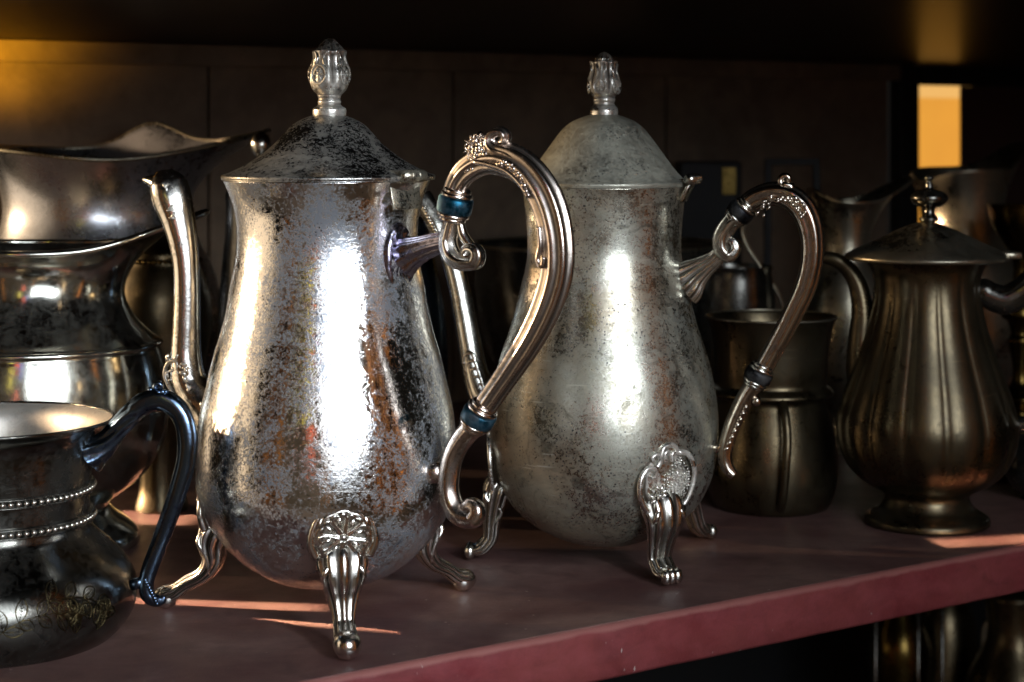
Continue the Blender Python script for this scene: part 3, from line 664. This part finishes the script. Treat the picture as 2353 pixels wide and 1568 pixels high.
hg.build('hinge', M['castB'], B, origin=orgB)
# spout B
plT = Plane(cB.x, cB.y, TB+6)
sp = [(1175, 985, 36), (1140, 945, 37), (1108, 900, 34), (1090, 845, 29), (1078, 780, 27), (1066, 715, 25), (1053, 650, 24), (1036, 590, 23), (1014, 535, 23), (992, 492, 24), (968, 455, 26)]
pp, rr = plT.path(cr(sp, 7)); mb = MB(); mb.sweep(pp, rr, plT.N, 40, s_sec)
w2 = [plT.pt(a, b_) for a, b_ in cr([(975, 462), (955, 448), (935, 446), (926, 449)], 6)]; mb.sweep(w2, [sB*(20 - 16*i/len(w2)) for i in range(len(w2))], plT.N, 14)
spo = mb.build('spout', M['castB'], B, origin=orgB)
mb = MB()
for k in range(5):
    y = 815 + k*18; w2 = [plT.pt(a, b_) - plT.N*(26*sB) for a, b_ in cr([(1078 + k*5, y+20), (1080 + k*6, y), (1096 + k*6, y-6), (1104 + k*6, y+16)], 4)]; mb.sweep(w2, [5*sB]*len(w2), plT.N, 8)
for k in range(10): mb.ball(plT.pt(985 + k*3.5, 478 + k*7) - plT.N*(22*sB), 6*sB, 8)
sub(mb, 'leaf_ornament', M['castB'], spo, orgB, kind='stuff')
# handle B
mb = MB()
pts = cr([(1712, 474, 22), (1738, 456, 24), (1772, 446, 26), (1806, 450, 28), (1838, 474, 29), (1858, 512, 28), (1866, 560, 26), (1863, 610, 25), (1848, 665, 24), (1822, 720, 23), (1795, 772, 22), (1768, 820, 21), (1754, 846, 21)], 7)
pp, rr = plB.path(pts); mb.sweep(pp, rr, plB.N, 56, ridged(6, .07), sx=1, sy=.85); hB = mb.build('handle', M['handleB'], B, origin=orgB)
mb = MB()
pts = cr([(1690, 500, 24), (1672, 520, 25), (1659, 545, 25), (1660, 572, 24), (1676, 588, 20)] + spiral(1674, 566, 20, 4, 60, -300, 16, 8, 12)[1:], 6)
pp, rr = plB.path(pts); mb.sweep(pp, rr, plB.N, 32, ridged(5, .06), sx=.85, sy=1)
sub(mb, 'scroll_bracket', M['castB'], hB, orgB)
mb = MB()
pts = cr([(1658, 580, 19), (1640, 598, 20), (1618, 614, 25), (1596, 630, 35), (1578, 645, 48), (1568, 652, 52)], 7); pp, rr = plB.path(pts)
mb.sweep(pp, rr, plB.N, 72, lambda a, t: 1 + .10*math.cos(14*a)*min(1, t*2), sx=1, sy=.42)
sub(mb, 'shell_mount', M['castB'], hB, orgB)
ring(plB, 1711, 478, 1693, 496, 31, 1, M['ring_black'], hB, orgB, trim=M['castB'])
ring(plB, 1748, 852, 1737, 874, 32, 1, M['ring_black'], hB, orgB, trim=M['castB'])
mb = MB()
pts = cr([(1732, 884, 20), (1716, 908, 20), (1697, 945, 19), (1680, 985, 18), (1668, 1025, 17), (1666, 1055, 16), (1674, 1078, 14), (1688, 1093, 11)], 7)
pp, rr = plB.path(pts); mb.sweep(pp, rr, plB.N, 32, ridged(4, .05))
mb.ball(plB.pt(1738, 922), 12*sB, 12); mb.ball(plB.pt(1726, 912), 12*sB, 12)
for k in range(8): mb.ball(plB.pt(1716 - k*6.2, 935 + k*13.5) - plB.N*(13*sB), 8*sB, 8, (1.1, .6, .5), (Vector((.8, 0, .6)), Vector((0, 1, 0)), Vector((-.6, 0, .8))))
w2, r2 = plB.path([(1670, 1030, 10), (1650, 1030, 11), (1625, 1030, 12)]); mb.sweep(w2, r2, plB.N, 14)
sub(mb, 'lower_scroll', M['handleB'], hB, orgB)
mb = MB(); rnd = random.Random(2)
pts = spiral(1806, 414, 14, 5, 130, 470, 9, 5, 16); pp, rr = plB.path(pts); mb.sweep(pp, rr, plB.N, 16, sy=1.3)
w2, r2 = plB.path([(1800, 436, 12), (1805, 424, 12), (1818, 428, 9), (1822, 442, 9)]); mb.sweep(w2, r2, plB.N, 12, sy=1.3)
for k in range(34):
    t_ = k/33; a = R(200 + 150*t_); x = 1800 + 52*math.cos(a) + rnd.uniform(-9, 9); y = 505 + 50*math.sin(a)*1.05 + rnd.uniform(-9, 9)
    mb.ball(plB.pt(x, y) - plB.N*(21*sB), rnd.uniform(4.5, 7)*sB, 8, (1.5, 1, .7), (Vector((-math.sin(a), 0, -math.cos(a))), Vector((0, 1, 0)), Vector((math.cos(a), 0, -math.sin(a)))))
sub(mb, 'flower_crest', M['handleB'], hB, orgB, kind='stuff')
for ang, q in legs(cB, [(1528, 1344), (1655, 1236), (1088, 1288)], rB, 0, sB, '', 0, 0, 0, 0, 0):
    pot_leg(cB, ang, rB, .050, min(.076, max(.059, q-.009)), sB*.92, 'paw', .006, M['castB'], B, orgB, .0575)

# =================================================================== beaded mug, lower left
DM, XM = .925, -20
cM = P(XM, 300, DM); sM = DM/F; orgM = (cM.x, cM.y, 0)
MG = thing('mug', orgM, 'black tarnished mug with two beaded bands and engraved flowers, blue-black curved handle, at front left', 'mug')
out = cr([(1500, 2), (1500, 150), (1496, 200), (1478, 250), (1450, 290), (1410, 320), (1370, 330), (1335, 326), (1295, 306), (1255, 268), (1222, 233), (1205, 224), (1190, 222), (1170, 221), (1140, 221), (1118, 224), (1095, 226), (1060, 228), (1025, 233), (1000, 242), (982, 256), (972, 270), (967, 276)], 4)
mb = MB(); mb.lathe((cM.x, cM.y), prof(DM, out), 128, dent, caps=False); mbo = mb.build('body', M['dark'], MG, origin=orgM)
mb = MB(); mb.lathe((cM.x, cM.y), prof(DM, cr([(967, 276), (965, 274), (968, 268), (978, 250), (1000, 236), (1040, 226), (1100, 220), (1180, 216), (1230, 200), (1240, 2)], 4)), 96, caps=False); mb.build('lining', M['mug_in'], MG, origin=orgM)
mb = MB(); zz = H - (966-HZ)*sM; mb.sweep([cM + Vector((275*sM*math.cos(2*PI*i/96), 275*sM*math.sin(2*PI*i/96), zz-H)) for i in range(97)], [4*sM]*97, Z, 8, caps=False); mb.build('rim', M['dark'], MG, origin=orgM)
bead = MB(); bead.ball((0, 0, 0), 7.0*sM, 10); bme = None
for yy, hw in ((1120, 231), (1186, 232)):
    mb = MB(); zb = H - (yy-HZ)*sM
    for dz in (-9, 9): mb.lathe((cM.x, cM.y), [( (hw-8)*sM, zb+(dz-3)*sM), ((hw+1)*sM, zb+(dz-2)*sM), ((hw+2)*sM, zb+dz*sM), ((hw+1)*sM, zb+(dz+2)*sM), ((hw-8)*sM, zb+(dz+3)*sM)], 128)
    band = mb.build('beaded_band', M['dark'], MG, origin=orgM)
    nb = 84
    for i in range(nb):
        a = 2*PI*i/nb
        if math.sin(a) > .55: continue
        if bme is None:
            bo = bead.build('bead', M['castB'], band, origin=(0, 0, 0)); bme = bo.data
        else:
            bo = bpy.data.objects.new('bead', bme); col.objects.link(bo); bo.parent = band
        bo.location = (hw*sM*math.cos(a), hw*sM*math.sin(a), zb)
# engraved sprigs, laid as fine cut lines on the belly
rM = rad_fn(prof(DM, out[:len(out)//2+4]))
def onbelly(a, z, lift=.00008): r_ = rM(z) + lift; return Vector((cM.x + r_*math.cos(a), cM.y + r_*math.sin(a), z))
mb = MB(); rnd = random.Random(12)
def leaf(a, z, th, L, w_, solid=True):
    ring_ = []
    for i in range(13):
        q = i/12; s1 = L*q; s2 = w_*math.sin(PI*q)**.8
        ring_.append((s1, s2))
    for sg in (-1, 1):
        pts_ = [onbelly(a + (x*math.cos(th) - sg*y*math.sin(th))/.07, z + x*math.sin(th) + sg*y*math.cos(th)) for x, y in ring_]
        mb.sweep(pts_, [.00016 + .00022*math.sin(PI*i/12) for i in range(13)], Z, 5)
    mb.sweep([onbelly(a + x*math.cos(th)/.07, z + x*math.sin(th)) for x in (0, L*.5, L*.85)], [.0002, .00016, .0001], Z, 5)
    for k in range(5):
        x = L*(.2+.13*k)
        for sg in (-1, 1): mb.sweep([onbelly(a + x*math.cos(th)/.07, z + x*math.sin(th)), onbelly(a + ((x+L*.09)*math.cos(th) - sg*w_*.6*math.sin(th))/.07, z + (x+L*.09)*math.sin(th) + sg*w_*.6*math.cos(th))], [.00012, .00008], Z, 4)
for (a0, z0, th0) in ((-72, .018, 55), (-55, .030, 20), (-88, .026, 130)):
    a = R(a0); z = z0; th = R(th0); pts_ = []
    for k in range(26):
        pts_.append(onbelly(a, z)); a += .0016*math.cos(th)/.07; z += .0016*math.sin(th)*.62; th -= R(3.4)*(1 if th0 < 90 else -1)
        z = min(max(z, .008), .05)
        if k % 6 == 1: leaf(a, z, th + R(48), rnd.uniform(.008, .012), .0026); leaf(a, z, th - R(52), rnd.uniform(.007, .011), .0024)
    mb.sweep(pts_, [.00022]*len(pts_), Z, 5)
    for k in range(6): leaf(a, min(z, .045), R(60*k), .0055, .0018)
mb.build('engraving', M['engr'], MG, origin=orgM, kind='stuff')
plM = Plane(cM.x, cM.y, 8)
mb = MB()
pts = cr([(205, 1050, 42), (222, 1035, 34), (250, 1012, 26), (276, 980, 24), (302, 950, 25), (335, 926, 26), (370, 920, 26), (403, 936, 25), (424, 972, 24), (431, 1020, 24), (424, 1075, 23), (408, 1130, 22), (388, 1190, 21), (366, 1250, 20), (346, 1302, 19), (336, 1340, 18), (340, 1368, 17), (356, 1380, 15), (372, 1378, 11), (378, 1370, 6)], 7)
pp, rr = plM.path(pts)
def msec(a, t): return 1 + (.10*math.cos(7*a + t*50) if t < .22 else .012*math.cos(6*a)) + .03*noise.noise(Vector((a, t*30, 0)))
mb.sweep(pp, rr, plM.N, 48, msec, sx=1, sy=.8)
hM = mb.build('handle', M['blue'], MG, origin=orgM)
mb = MB(); w2, r2 = plM.path(spiral(366, 888, 10, 3, 140, 480, 7, 4, 14)); mb.sweep(w2, r2, plM.N, 12, sy=1.4); mb.ball(plM.pt(346, 896), 7*sM, 8)
for k in range(12): mb.ball(plM.pt(292 + k*8.2, 946 - 46*math.sin(PI*.5*k/11)) - plM.N*(8*sM), 8*sM, 8, (1.5, 1, .5), (Vector((.8, 0, .5)), Vector((0, 1, 0)), Vector((-.5, 0, .8))))
for k in range(10): mb.ball(plM.pt(338 + k*3.0, 1330 + k*6) - plM.N*(12*sM), 6*sM, 8)
sub(mb, 'thumb_scroll', M['blue'], hM, orgM, kind='stuff')
w2, r2 = plM.path([(330, 1335, 12), (318, 1340, 13), (302, 1345, 14)]); mb = MB(); mb.sweep(w2, r2, plM.N, 12); sub(mb, 'lower_joint', M['blue'], hM, orgM)

# =================================================================== background vessels
def vessel(name, px, D, rows, m, label, cat, fn=None, n=96, k=5, inner=None, yb=None, group=None):
    """rows from base (on the shelf) upward; base row is recomputed from D so the vessel stands on the board"""
    c = P(px, 300, D); org = (c.x, c.y, 0); y0 = HZ + H*F/D - 1
    T = thing(name, org, label, cat, group)
    rows = [(y0, 2), (y0, rows[0][1])] + [(min(y, y0-2), h_) for y, h_ in rows]
    pf = prof(D, rows[:2] + cr(rows[1:], k))
    if inner: pf += [(max(.0005, r-.0016), z) for r, z in reversed(pf[len(pf)//2:])] + [(.001, pf[len(pf)//2][1])]
    mb = MB(); mb.lathe((c.x, c.y), pf, n, fn); mb.build('body', m, T, origin=org)
    return T, c, org, D/F
# pitcher with a belted waist, left
def wavy(c, ang, lo_z, amp_fn, flare):
    def fn(a, r, z):
        t = max(0, (z - lo_z[0])/(lo_z[1]-lo_z[0])); d = math.atan2(math.sin(a-ang), math.cos(a-ang))
        sp_ = math.exp(-(d/.55)**2); bk = math.exp(-((abs(d)-PI)/.7)**2)
        return r*(1 + t*t*(flare*sp_ - .06*math.exp(-((abs(d)-1.4)/.6)**2))), z + t*t*amp_fn(d, sp_, bk)
    return fn
D1 = 1.13; z_ = lambda y, D: H - (y-HZ)*D/F
T, c, org, s = vessel('pitcher', 85, D1, [(1262, 225), (1248, 232), (1225, 228), (1200, 205), (1172, 172), (1155, 165), (1135, 190), (1090, 245), (1030, 285), (960, 300), (900, 299), (850, 292), (812, 282), (798, 278), (790, 280), (782, 276), (765, 255), (730, 222), (690, 200), (650, 190), (610, 195), (580, 212), (556, 238)], M['pitch'],
    'olive tarnished water pitcher with belted waist and wavy rim, behind the beaded mug', 'pitcher', fn=wavy(None, R(0), (z_(700, D1), z_(556, D1)), lambda d, s_, b: .022*s_ + .004*b - .004, .62), inner=True)
mb = MB()
fnw = wavy(None, R(0), (z_(700, D1), z_(556, D1)), lambda d, s_, b: .022*s_ + .004*b - .004, .62)
pts_ = []
for i in range(129):
    a = 2*PI*i/128; r_, zz = fn_ = fnw(a, 238*s, z_(556, D1)); pts_.append(Vector((c.x + (r_+.0004)*math.cos(a), c.y + (r_+.0004)*math.sin(a), zz)))
mb.sweep(pts_, [.0022]*129, Z, 10, caps=False); mb.build('rim', M['pitch'], T, origin=org)
mb = MB(); mb.lathe((c.x, c.y), [(268*s, z_(798, D1)), (283*s, z_(794, D1)), (285*s, z_(789, D1)), (282*s, z_(784, D1)), (268*s, z_(780, D1))], 96); mb.build('belt', M['pitch'], T, origin=org)
# large pewter pitcher behind it
D2 = 1.36
fn2 = wavy(None, R(8), (z_(470, D2), z_(345, D2)), lambda d, s_, b: .014*s_ + .004*b + .019*math.exp(-((d-1.12)/.34)**2) - .006*math.exp(-((d+1.4)/.6)**2), .42)
T, c, org, s = vessel('pitcher', 225, D2, [(1080, 150), (1040, 160), (1010, 130), (960, 200), (880, 255), (780, 282), (700, 282), (620, 262), (560, 232), (510, 215), (470, 212), (430, 220), (390, 240), (345, 275)], M['pitch2'],
    'large brushed pewter pitcher with flaring wavy rim, behind the belted pitcher', 'pitcher', fn=fn2, inner=True)
mb = MB(); pts_ = []
for i in range(129):
    a = 2*PI*i/128; r_, zz = fn2(a, 275*s, z_(345, D2)); pts_.append(Vector((c.x + r_*math.cos(a), c.y + r_*math.sin(a), zz)))
mb.sweep(pts_, [.0018]*129, Z, 8, caps=False); mb.build('rim', M['pewter'], T, origin=org)
# small round beaded pot between them
T, c, org, s = vessel('sugar_bowl', 372, 1.235, [(1160, 60), (1100, 50), (1000, 60), (850, 96), (760, 112), (690, 112), (640, 98), (605, 84), (590, 84), (575, 80), (560, 60), (548, 34), (540, 10)], M['brown'],
    'small round brown sugar bowl with beaded rim, between the left pitchers and the tall spout', 'sugar bowl')
mb = MB()
for i in range(44): a = 2*PI*i/44; mb.ball((c.x + 86*s*math.cos(a), c.y + 86*s*math.sin(a), z_(597, 1.235)), 6*s, 8)
mb.build('beaded_rim', M['brass'], T, origin=org)
# dark pot with oval knob, behind the left coffee pot
T, c, org, s = vessel('teapot', 604, 1.30, [(1120, 70), (1080, 66), (1000, 84), (880, 98), (760, 102), (640, 96), (540, 86), (480, 84), (440, 84), (425, 60), (400, 24), (375, 10), (362, 8)], M['dark'],
    'dark tarnished teapot with oval knob, mostly hidden behind the dark-lidded coffee pot', 'teapot')
mb = MB(); mb.ball((c.x - 5*s, c.y, z_(333, 1.30)), 25*s, 20, (.95, .95, 1.25)); mb.build('knob', M['castB'], T, origin=org)
# blue-black vase between the coffee pots
T, c, org, s = vessel('vase', 925, 1.24, [(1150, 60), (1120, 50), (1050, 70), (960, 98), (850, 104), (740, 100), (640, 84), (560, 66), (520, 60), (500, 66)], M['blue'],
    'blue-black vase standing in the gap behind the left coffee pot handle', 'vase', inner=True)
# wide dark bowl behind the right coffee pot
T, c, org, s = vessel('bowl', 1375, 1.50, [(985, 120), (960, 110), (930, 150), (850, 230), (760, 270), (660, 285), (600, 288), (562, 292)], M['dark'],
    'wide dark bowl with thin bright rim, behind the grey coffee pot', 'bowl', inner=True)
mb = MB(); mb.sweep([Vector((c.x + 292*s*math.cos(2*PI*i/96), c.y + 292*s*math.sin(2*PI*i/96), z_(560, 1.5))) for i in range(97)], [3.5*s]*97, Z, 8, caps=False); mb.build('rim', M['pewter'], T, origin=org)
# handled cup, right of the grey pot
DC = 1.245
T, c, org, s = vessel('cup', 1772, DC, [(1195, 60), (1190, 105), (1160, 130), (1110, 148), (1060, 152), (1000, 145), (950, 133), (915, 124), (905, 140), (898, 142), (890, 136), (880, 126), (850, 128), (800, 132), (760, 138), (735, 146), (728, 150)], M['brown'],
    'dark brown footed cup with ringed waist, under the black-ringed handle', 'cup', inner=True)
plC = Plane(c.x, c.y, 84)
mb = MB(); w2 = [Vector((c.x + dx*s, c.y - r_*s, z_(y, DC))) for dx, r_, y in cr([(5, 132, 905), (8, 165, 925), (10, 185, 980), (6, 190, 1040), (2, 175, 1110), (0, 150, 1140)], 5)]; mb.sweep(w2, [10*s]*len(w2), Vector((1, 0, 0)), 12); mb.build('handle', M['brown'], T, origin=org)
mb = MB(); mb.sweep([Vector((c.x + 150*s*math.cos(2*PI*i/96), c.y + 150*s*math.sin(2*PI*i/96), z_(727, DC))) for i in range(97)], [2.5*s]*97, Z, 8, caps=False); mb.build('rim', M['pewter'], T, origin=org)
# fluted lidded pot on round foot, right
DP, XP = 1.19, 2130
c = P(XP, 300, DP); s = DP/F; org = (c.x, c.y, 0)
T = thing('coffee_pot', org, 'brown fluted coffee pot with flat lid, ball knob and round foot', 'coffee pot')
y0 = HZ + H*F/DP - 1
pf = prof(DP, [(y0, 2)] + cr([(y0, 138), (1198, 142), (1186, 140), (1176, 126), (1166, 108), (1150, 98), (1136, 96), (1124, 108), (1108, 140), (1080, 172), (1040, 194), (1000, 203), (960, 203), (910, 190), (860, 172), (800, 150), (740, 132), (690, 122), (650, 120), (620, 126), (600, 140), (594, 146)], 5))
zlo, zhi = z_(1110, DP), z_(640, DP)
def flute(a, r, z):
    g = max(0, min(1, (z-zlo)/.01)) * max(0, min(1, (zhi+.01-z)/.03)); return r*(1 + g*.035*(abs(math.cos(7*a))**.6 - .6)), z
mb = MB(); mb.lathe((c.x, c.y), pf, 168, flute); mb.build('body', M['brown'], T, origin=org)
mb = MB(); mb.lathe((c.x, c.y), prof(DP, cr([(598, 140), (597, 178), (592, 186), (586, 184), (578, 172), (560, 132), (540, 90), (524, 55), (514, 28), (511, 14), (508, 2)], 4)), 96); lid = mb.build('lid', M['pewter'], T, origin=org)
mb = MB(); mb.lathe((c.x + 5*s, c.y), prof(DP, cr([(514, 14), (504, 22), (494, 14), (480, 12), (472, 30), (460, 42), (448, 40), (438, 26), (434, 10), (424, 8), (416, 6), (410, 10), (404, 7), (401, 1)], 4)), 40); sub(mb, 'knob', M['dark'], lid, org)
mb = MB(); mb.box((c.x + 176*s, c.y - .01, z_(584, DP)), (52*s, 60*s, 16*s), bev=.001); mb.build('hinge', M['pewter'], T, origin=org)
plP = Plane(c.x, c.y, 12); mb = MB()
pp, rr = plP.path(cr([(2240, 690, 26), (2256, 670, 30), (2275, 680, 32), (2310, 690, 34), (2345, 672, 32), (2385, 640, 30), (2430, 640, 28), (2470, 700, 26), (2480, 800, 26), (2450, 900, 24), (2400, 960, 22), (2330, 980, 18)], 6)); mb.sweep(pp, rr, plP.N, 24); mb.build('handle', M['dark'], T, origin=org)
mb = MB(); pp, rr = plP.path(cr([(2010, 930, 44), (1985, 860, 40), (1980, 790, 32), (1982, 720, 26), (1972, 660, 22), (1950, 620, 19), (1920, 598, 17), (1892, 592, 14)], 6)); mb.sweep(pp, rr, plP.N, 24); mb.build('spout', M['brown'], T, origin=org)
# pewter pitchers behind it
DE = 1.46
fnE = wavy(None, R(12), (z_(560, DE), z_(452, DE)), lambda d, s_, b: .018*s_ + .010*b - .004, .9)
T, c, org, s = vessel('pitcher', 1942, DE, [(1010, 70), (990, 60), (940, 60), (880, 90), (800, 104), (720, 102), (650, 84), (600, 62), (560, 56), (520, 60), (480, 70), (452, 84)], M['pewter'],
    'warm pewter pitcher with wavy rolled lip, left of the ball-knobbed lid', 'pitcher', fn=fnE, inner=True)
mb = MB(); pts_ = []
for i in range(97):
    a = 2*PI*i/96; r_, zz = fnE(a, 84*s, z_(452, DE)); pts_.append(Vector((c.x + r_*math.cos(a), c.y + r_*math.sin(a), zz)))
mb.sweep(pts_, [.0016]*97, Z, 8, caps=False); mb.build('rim', M['pewter'], T, origin=org)
DG = 1.62
fnG = wavy(None, R(20), (z_(540, DG), z_(385, DG)), lambda d, s_, b: .022*s_ + .0*b - .012*b, .35)
T, c, org, s = vessel('pitcher', 2210, DG, [(940, 80), (920, 70), (860, 110), (780, 140), (700, 140), (620, 118), (560, 98), (500, 92), (440, 100), (385, 118)], M['pewter'],
    'tall dark pitcher with swept-up lip, in front of the amber opening', 'pitcher', fn=fnG, inner=True)
# far right: brass goblet, small round pot, saucer
T, c, org, s = vessel('candlestick', 2345, 1.50, [(1000, 60), (990, 64), (970, 50), (950, 24), (930, 34), (915, 52), (905, 46), (880, 22), (840, 18), (800, 26), (780, 30), (765, 22), (740, 30), (720, 44), (660, 20), (600, 18), (560, 40), (520, 62), (480, 72), (470, 76)], M['brass'],
    'brass candlestick with wide drip pan at the right edge', 'candlestick')
T, c, org, s = vessel('sugar_bowl', 2395, 1.27, [(1150, 50), (1140, 46), (1120, 70), (1090, 84), (1050, 84), (1020, 66), (1005, 56)], M['dark'],
    'small round dark sugar bowl cut off by the right edge', 'sugar bowl', inner=True)
T, c, org, s = vessel('saucer', 2330, 1.36, [(1088, 60), (1084, 100), (1078, 108)], M['brown'], 'thin dark saucer lying on the shelf at the right', 'saucer')
# dark frame and small box behind, strap-handled cup
T = thing('picture_frame', P(1785, 300, 1.72), 'dark empty picture frame leaning behind the black-ringed handle', 'frame'); T['o'] = tuple(P(1785, 300, 1.72)); o_ = T['o']
def bar(a, b_, r_, m, name, T, org):
    mb = MB(); mb.box((Vector(a)+Vector(b_))/2, ((Vector(b_)-Vector(a)).length + r_*2, r_*2, r_*2), ((Vector(b_)-Vector(a)).normalized(), Vector((0, 1, 0)), (Vector(b_)-Vector(a)).normalized().cross(Vector((0, 1, 0)))), bev=.0008); mb.build(name, m, T, origin=org, smooth=False)
q = [P(1765, 372, 1.72), P(1875, 372, 1.72), P(1885, 930, 1.70), P(1760, 930, 1.70)]
for i in range(4): bar(q[i], q[(i+1) % 4], .0032, M['black'], 'frame_bar', T, o_)
T = thing('box', P(1630, 300, 1.80) - Z*0, 'small dark box with a brass-coloured strip behind the grey pot hinge', 'box'); T['o'] = tuple(P(1630, 300, 1.8)); o_ = T['o']
pc = P(1628, 640, 1.80); MB().box(pc, (.058, .05, .225), bev=.002).build('body', M['black'], T, origin=o_, smooth=False)
pc2 = P(1668, 415, 1.80); MB().box((pc2.x, 1.774, pc2.z), (.013, .003, .026), bev=.0004).build('brass_strip', M['brass'], T, origin=o_, smooth=False)
T, c, org, s = vessel('cup', 1690, 1.44, [(1010, 70), (1000, 74), (940, 60), (860, 80), (760, 92), (680, 90), (630, 84), (610, 86)], M['dark'],
    'dark cup with thin strap handle, seen through the loop of the black-ringed handle', 'cup', inner=True)
plQ = Plane(c.x, c.y, 10); mb = MB(); pp, rr = plQ.path(cr([(1745, 900, 5), (1790, 800, 5), (1800, 720, 5), (1785, 670, 5), (1745, 610, 5), (1712, 555, 5), (1708, 520, 5), (1735, 480, 5), (1790, 440, 5)], 5)); mb.sweep(pp, rr, plQ.N, 10, sy=2.2); mb.build('handle', M['pewter'], T, origin=org)

# =================================================================== below the shelf
board('lower_dark_sheet', -.3, 1.9, DEPTH+.021, DEPTH+.03, -.46, -TH-.001, M['black'], bev=0)  # black sheet added to stand for the dark under the shelf
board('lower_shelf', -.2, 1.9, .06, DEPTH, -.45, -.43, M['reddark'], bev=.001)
T = thing('wire_rack', P(2060, 1700, 1.66), 'thin dark metal rack with two upright rods on the shelf below', 'rack'); T['o'] = tuple(P(2060, 1700, 1.66)); o_ = T['o']
for px in (2012, 2110, 2165):
    a = P(px, 1455, 1.66); mb = MB(); mb.sweep([Vector((a.x, a.y, -.428)), Vector((a.x, a.y, -.10))], [.0018, .0018], Vector((1, 0, 0)), 10); mb.build('rod', M['dark'], T, origin=o_)
a, b_ = P(2012, 1455, 1.66), P(2165, 1455, 1.66); mb = MB(); mb.sweep([Vector((a.x, a.y, -.428)), Vector((b_.x, b_.y, -.428))], [.0022]*2, Z, 8); mb.build('foot_bar', M['dark'], T, origin=o_)
def low(name, px, D, rows, m, label, cat):
    c = P(px, 300, D); org = (c.x, c.y, -.4295); T = thing(name, org, label, cat)
    mb = MB(); mb.lathe((c.x, c.y), [(.001, -.4295)] + cr([(r_, -.4295 + z) for r_, z in rows], 5), 48); mb.build('body', m, T, origin=org); return T, c, org
low('vase', 2066, 1.78, [(.022, 0), (.024, .004), (.010, .03), (.014, .10), (.030, .18), (.016, .225), (.012, .245), (.017, .262)], M['brass'], 'brass vase on the shelf below, between the rack rods', 'vase')
low('vase', 2170, 1.82, [(.03, 0), (.03, .004), (.02, .04), (.035, .12), (.03, .2), (.018, .235), (.026, .25)], M['brown'], 'broad pewter vase on the shelf below, right of the rack', 'vase')
T, c, org = low('pitcher', 2330, 1.74, [(.03, 0), (.032, .004), (.022, .03), (.045, .10), (.045, .16), (.025, .21), (.028, .25)], M['brown'], 'dark pitcher with thin curved handle on the shelf below, lower right corner', 'pitcher')
plL = Plane(c.x, c.y, 10); pp, rr = plL.path(cr([(2300, 1440, 7), (2278, 1425, 7), (2262, 1450, 6), (2262, 1500, 6), (2275, 1560, 6), (2300, 1620, 6)], 5)); mb = MB(); mb.sweep(pp, rr, plL.N, 10); mb.build('handle', M['pewter'], T, origin=org)
for o in bpy.data.objects:
    if 'o' in o: del o['o']
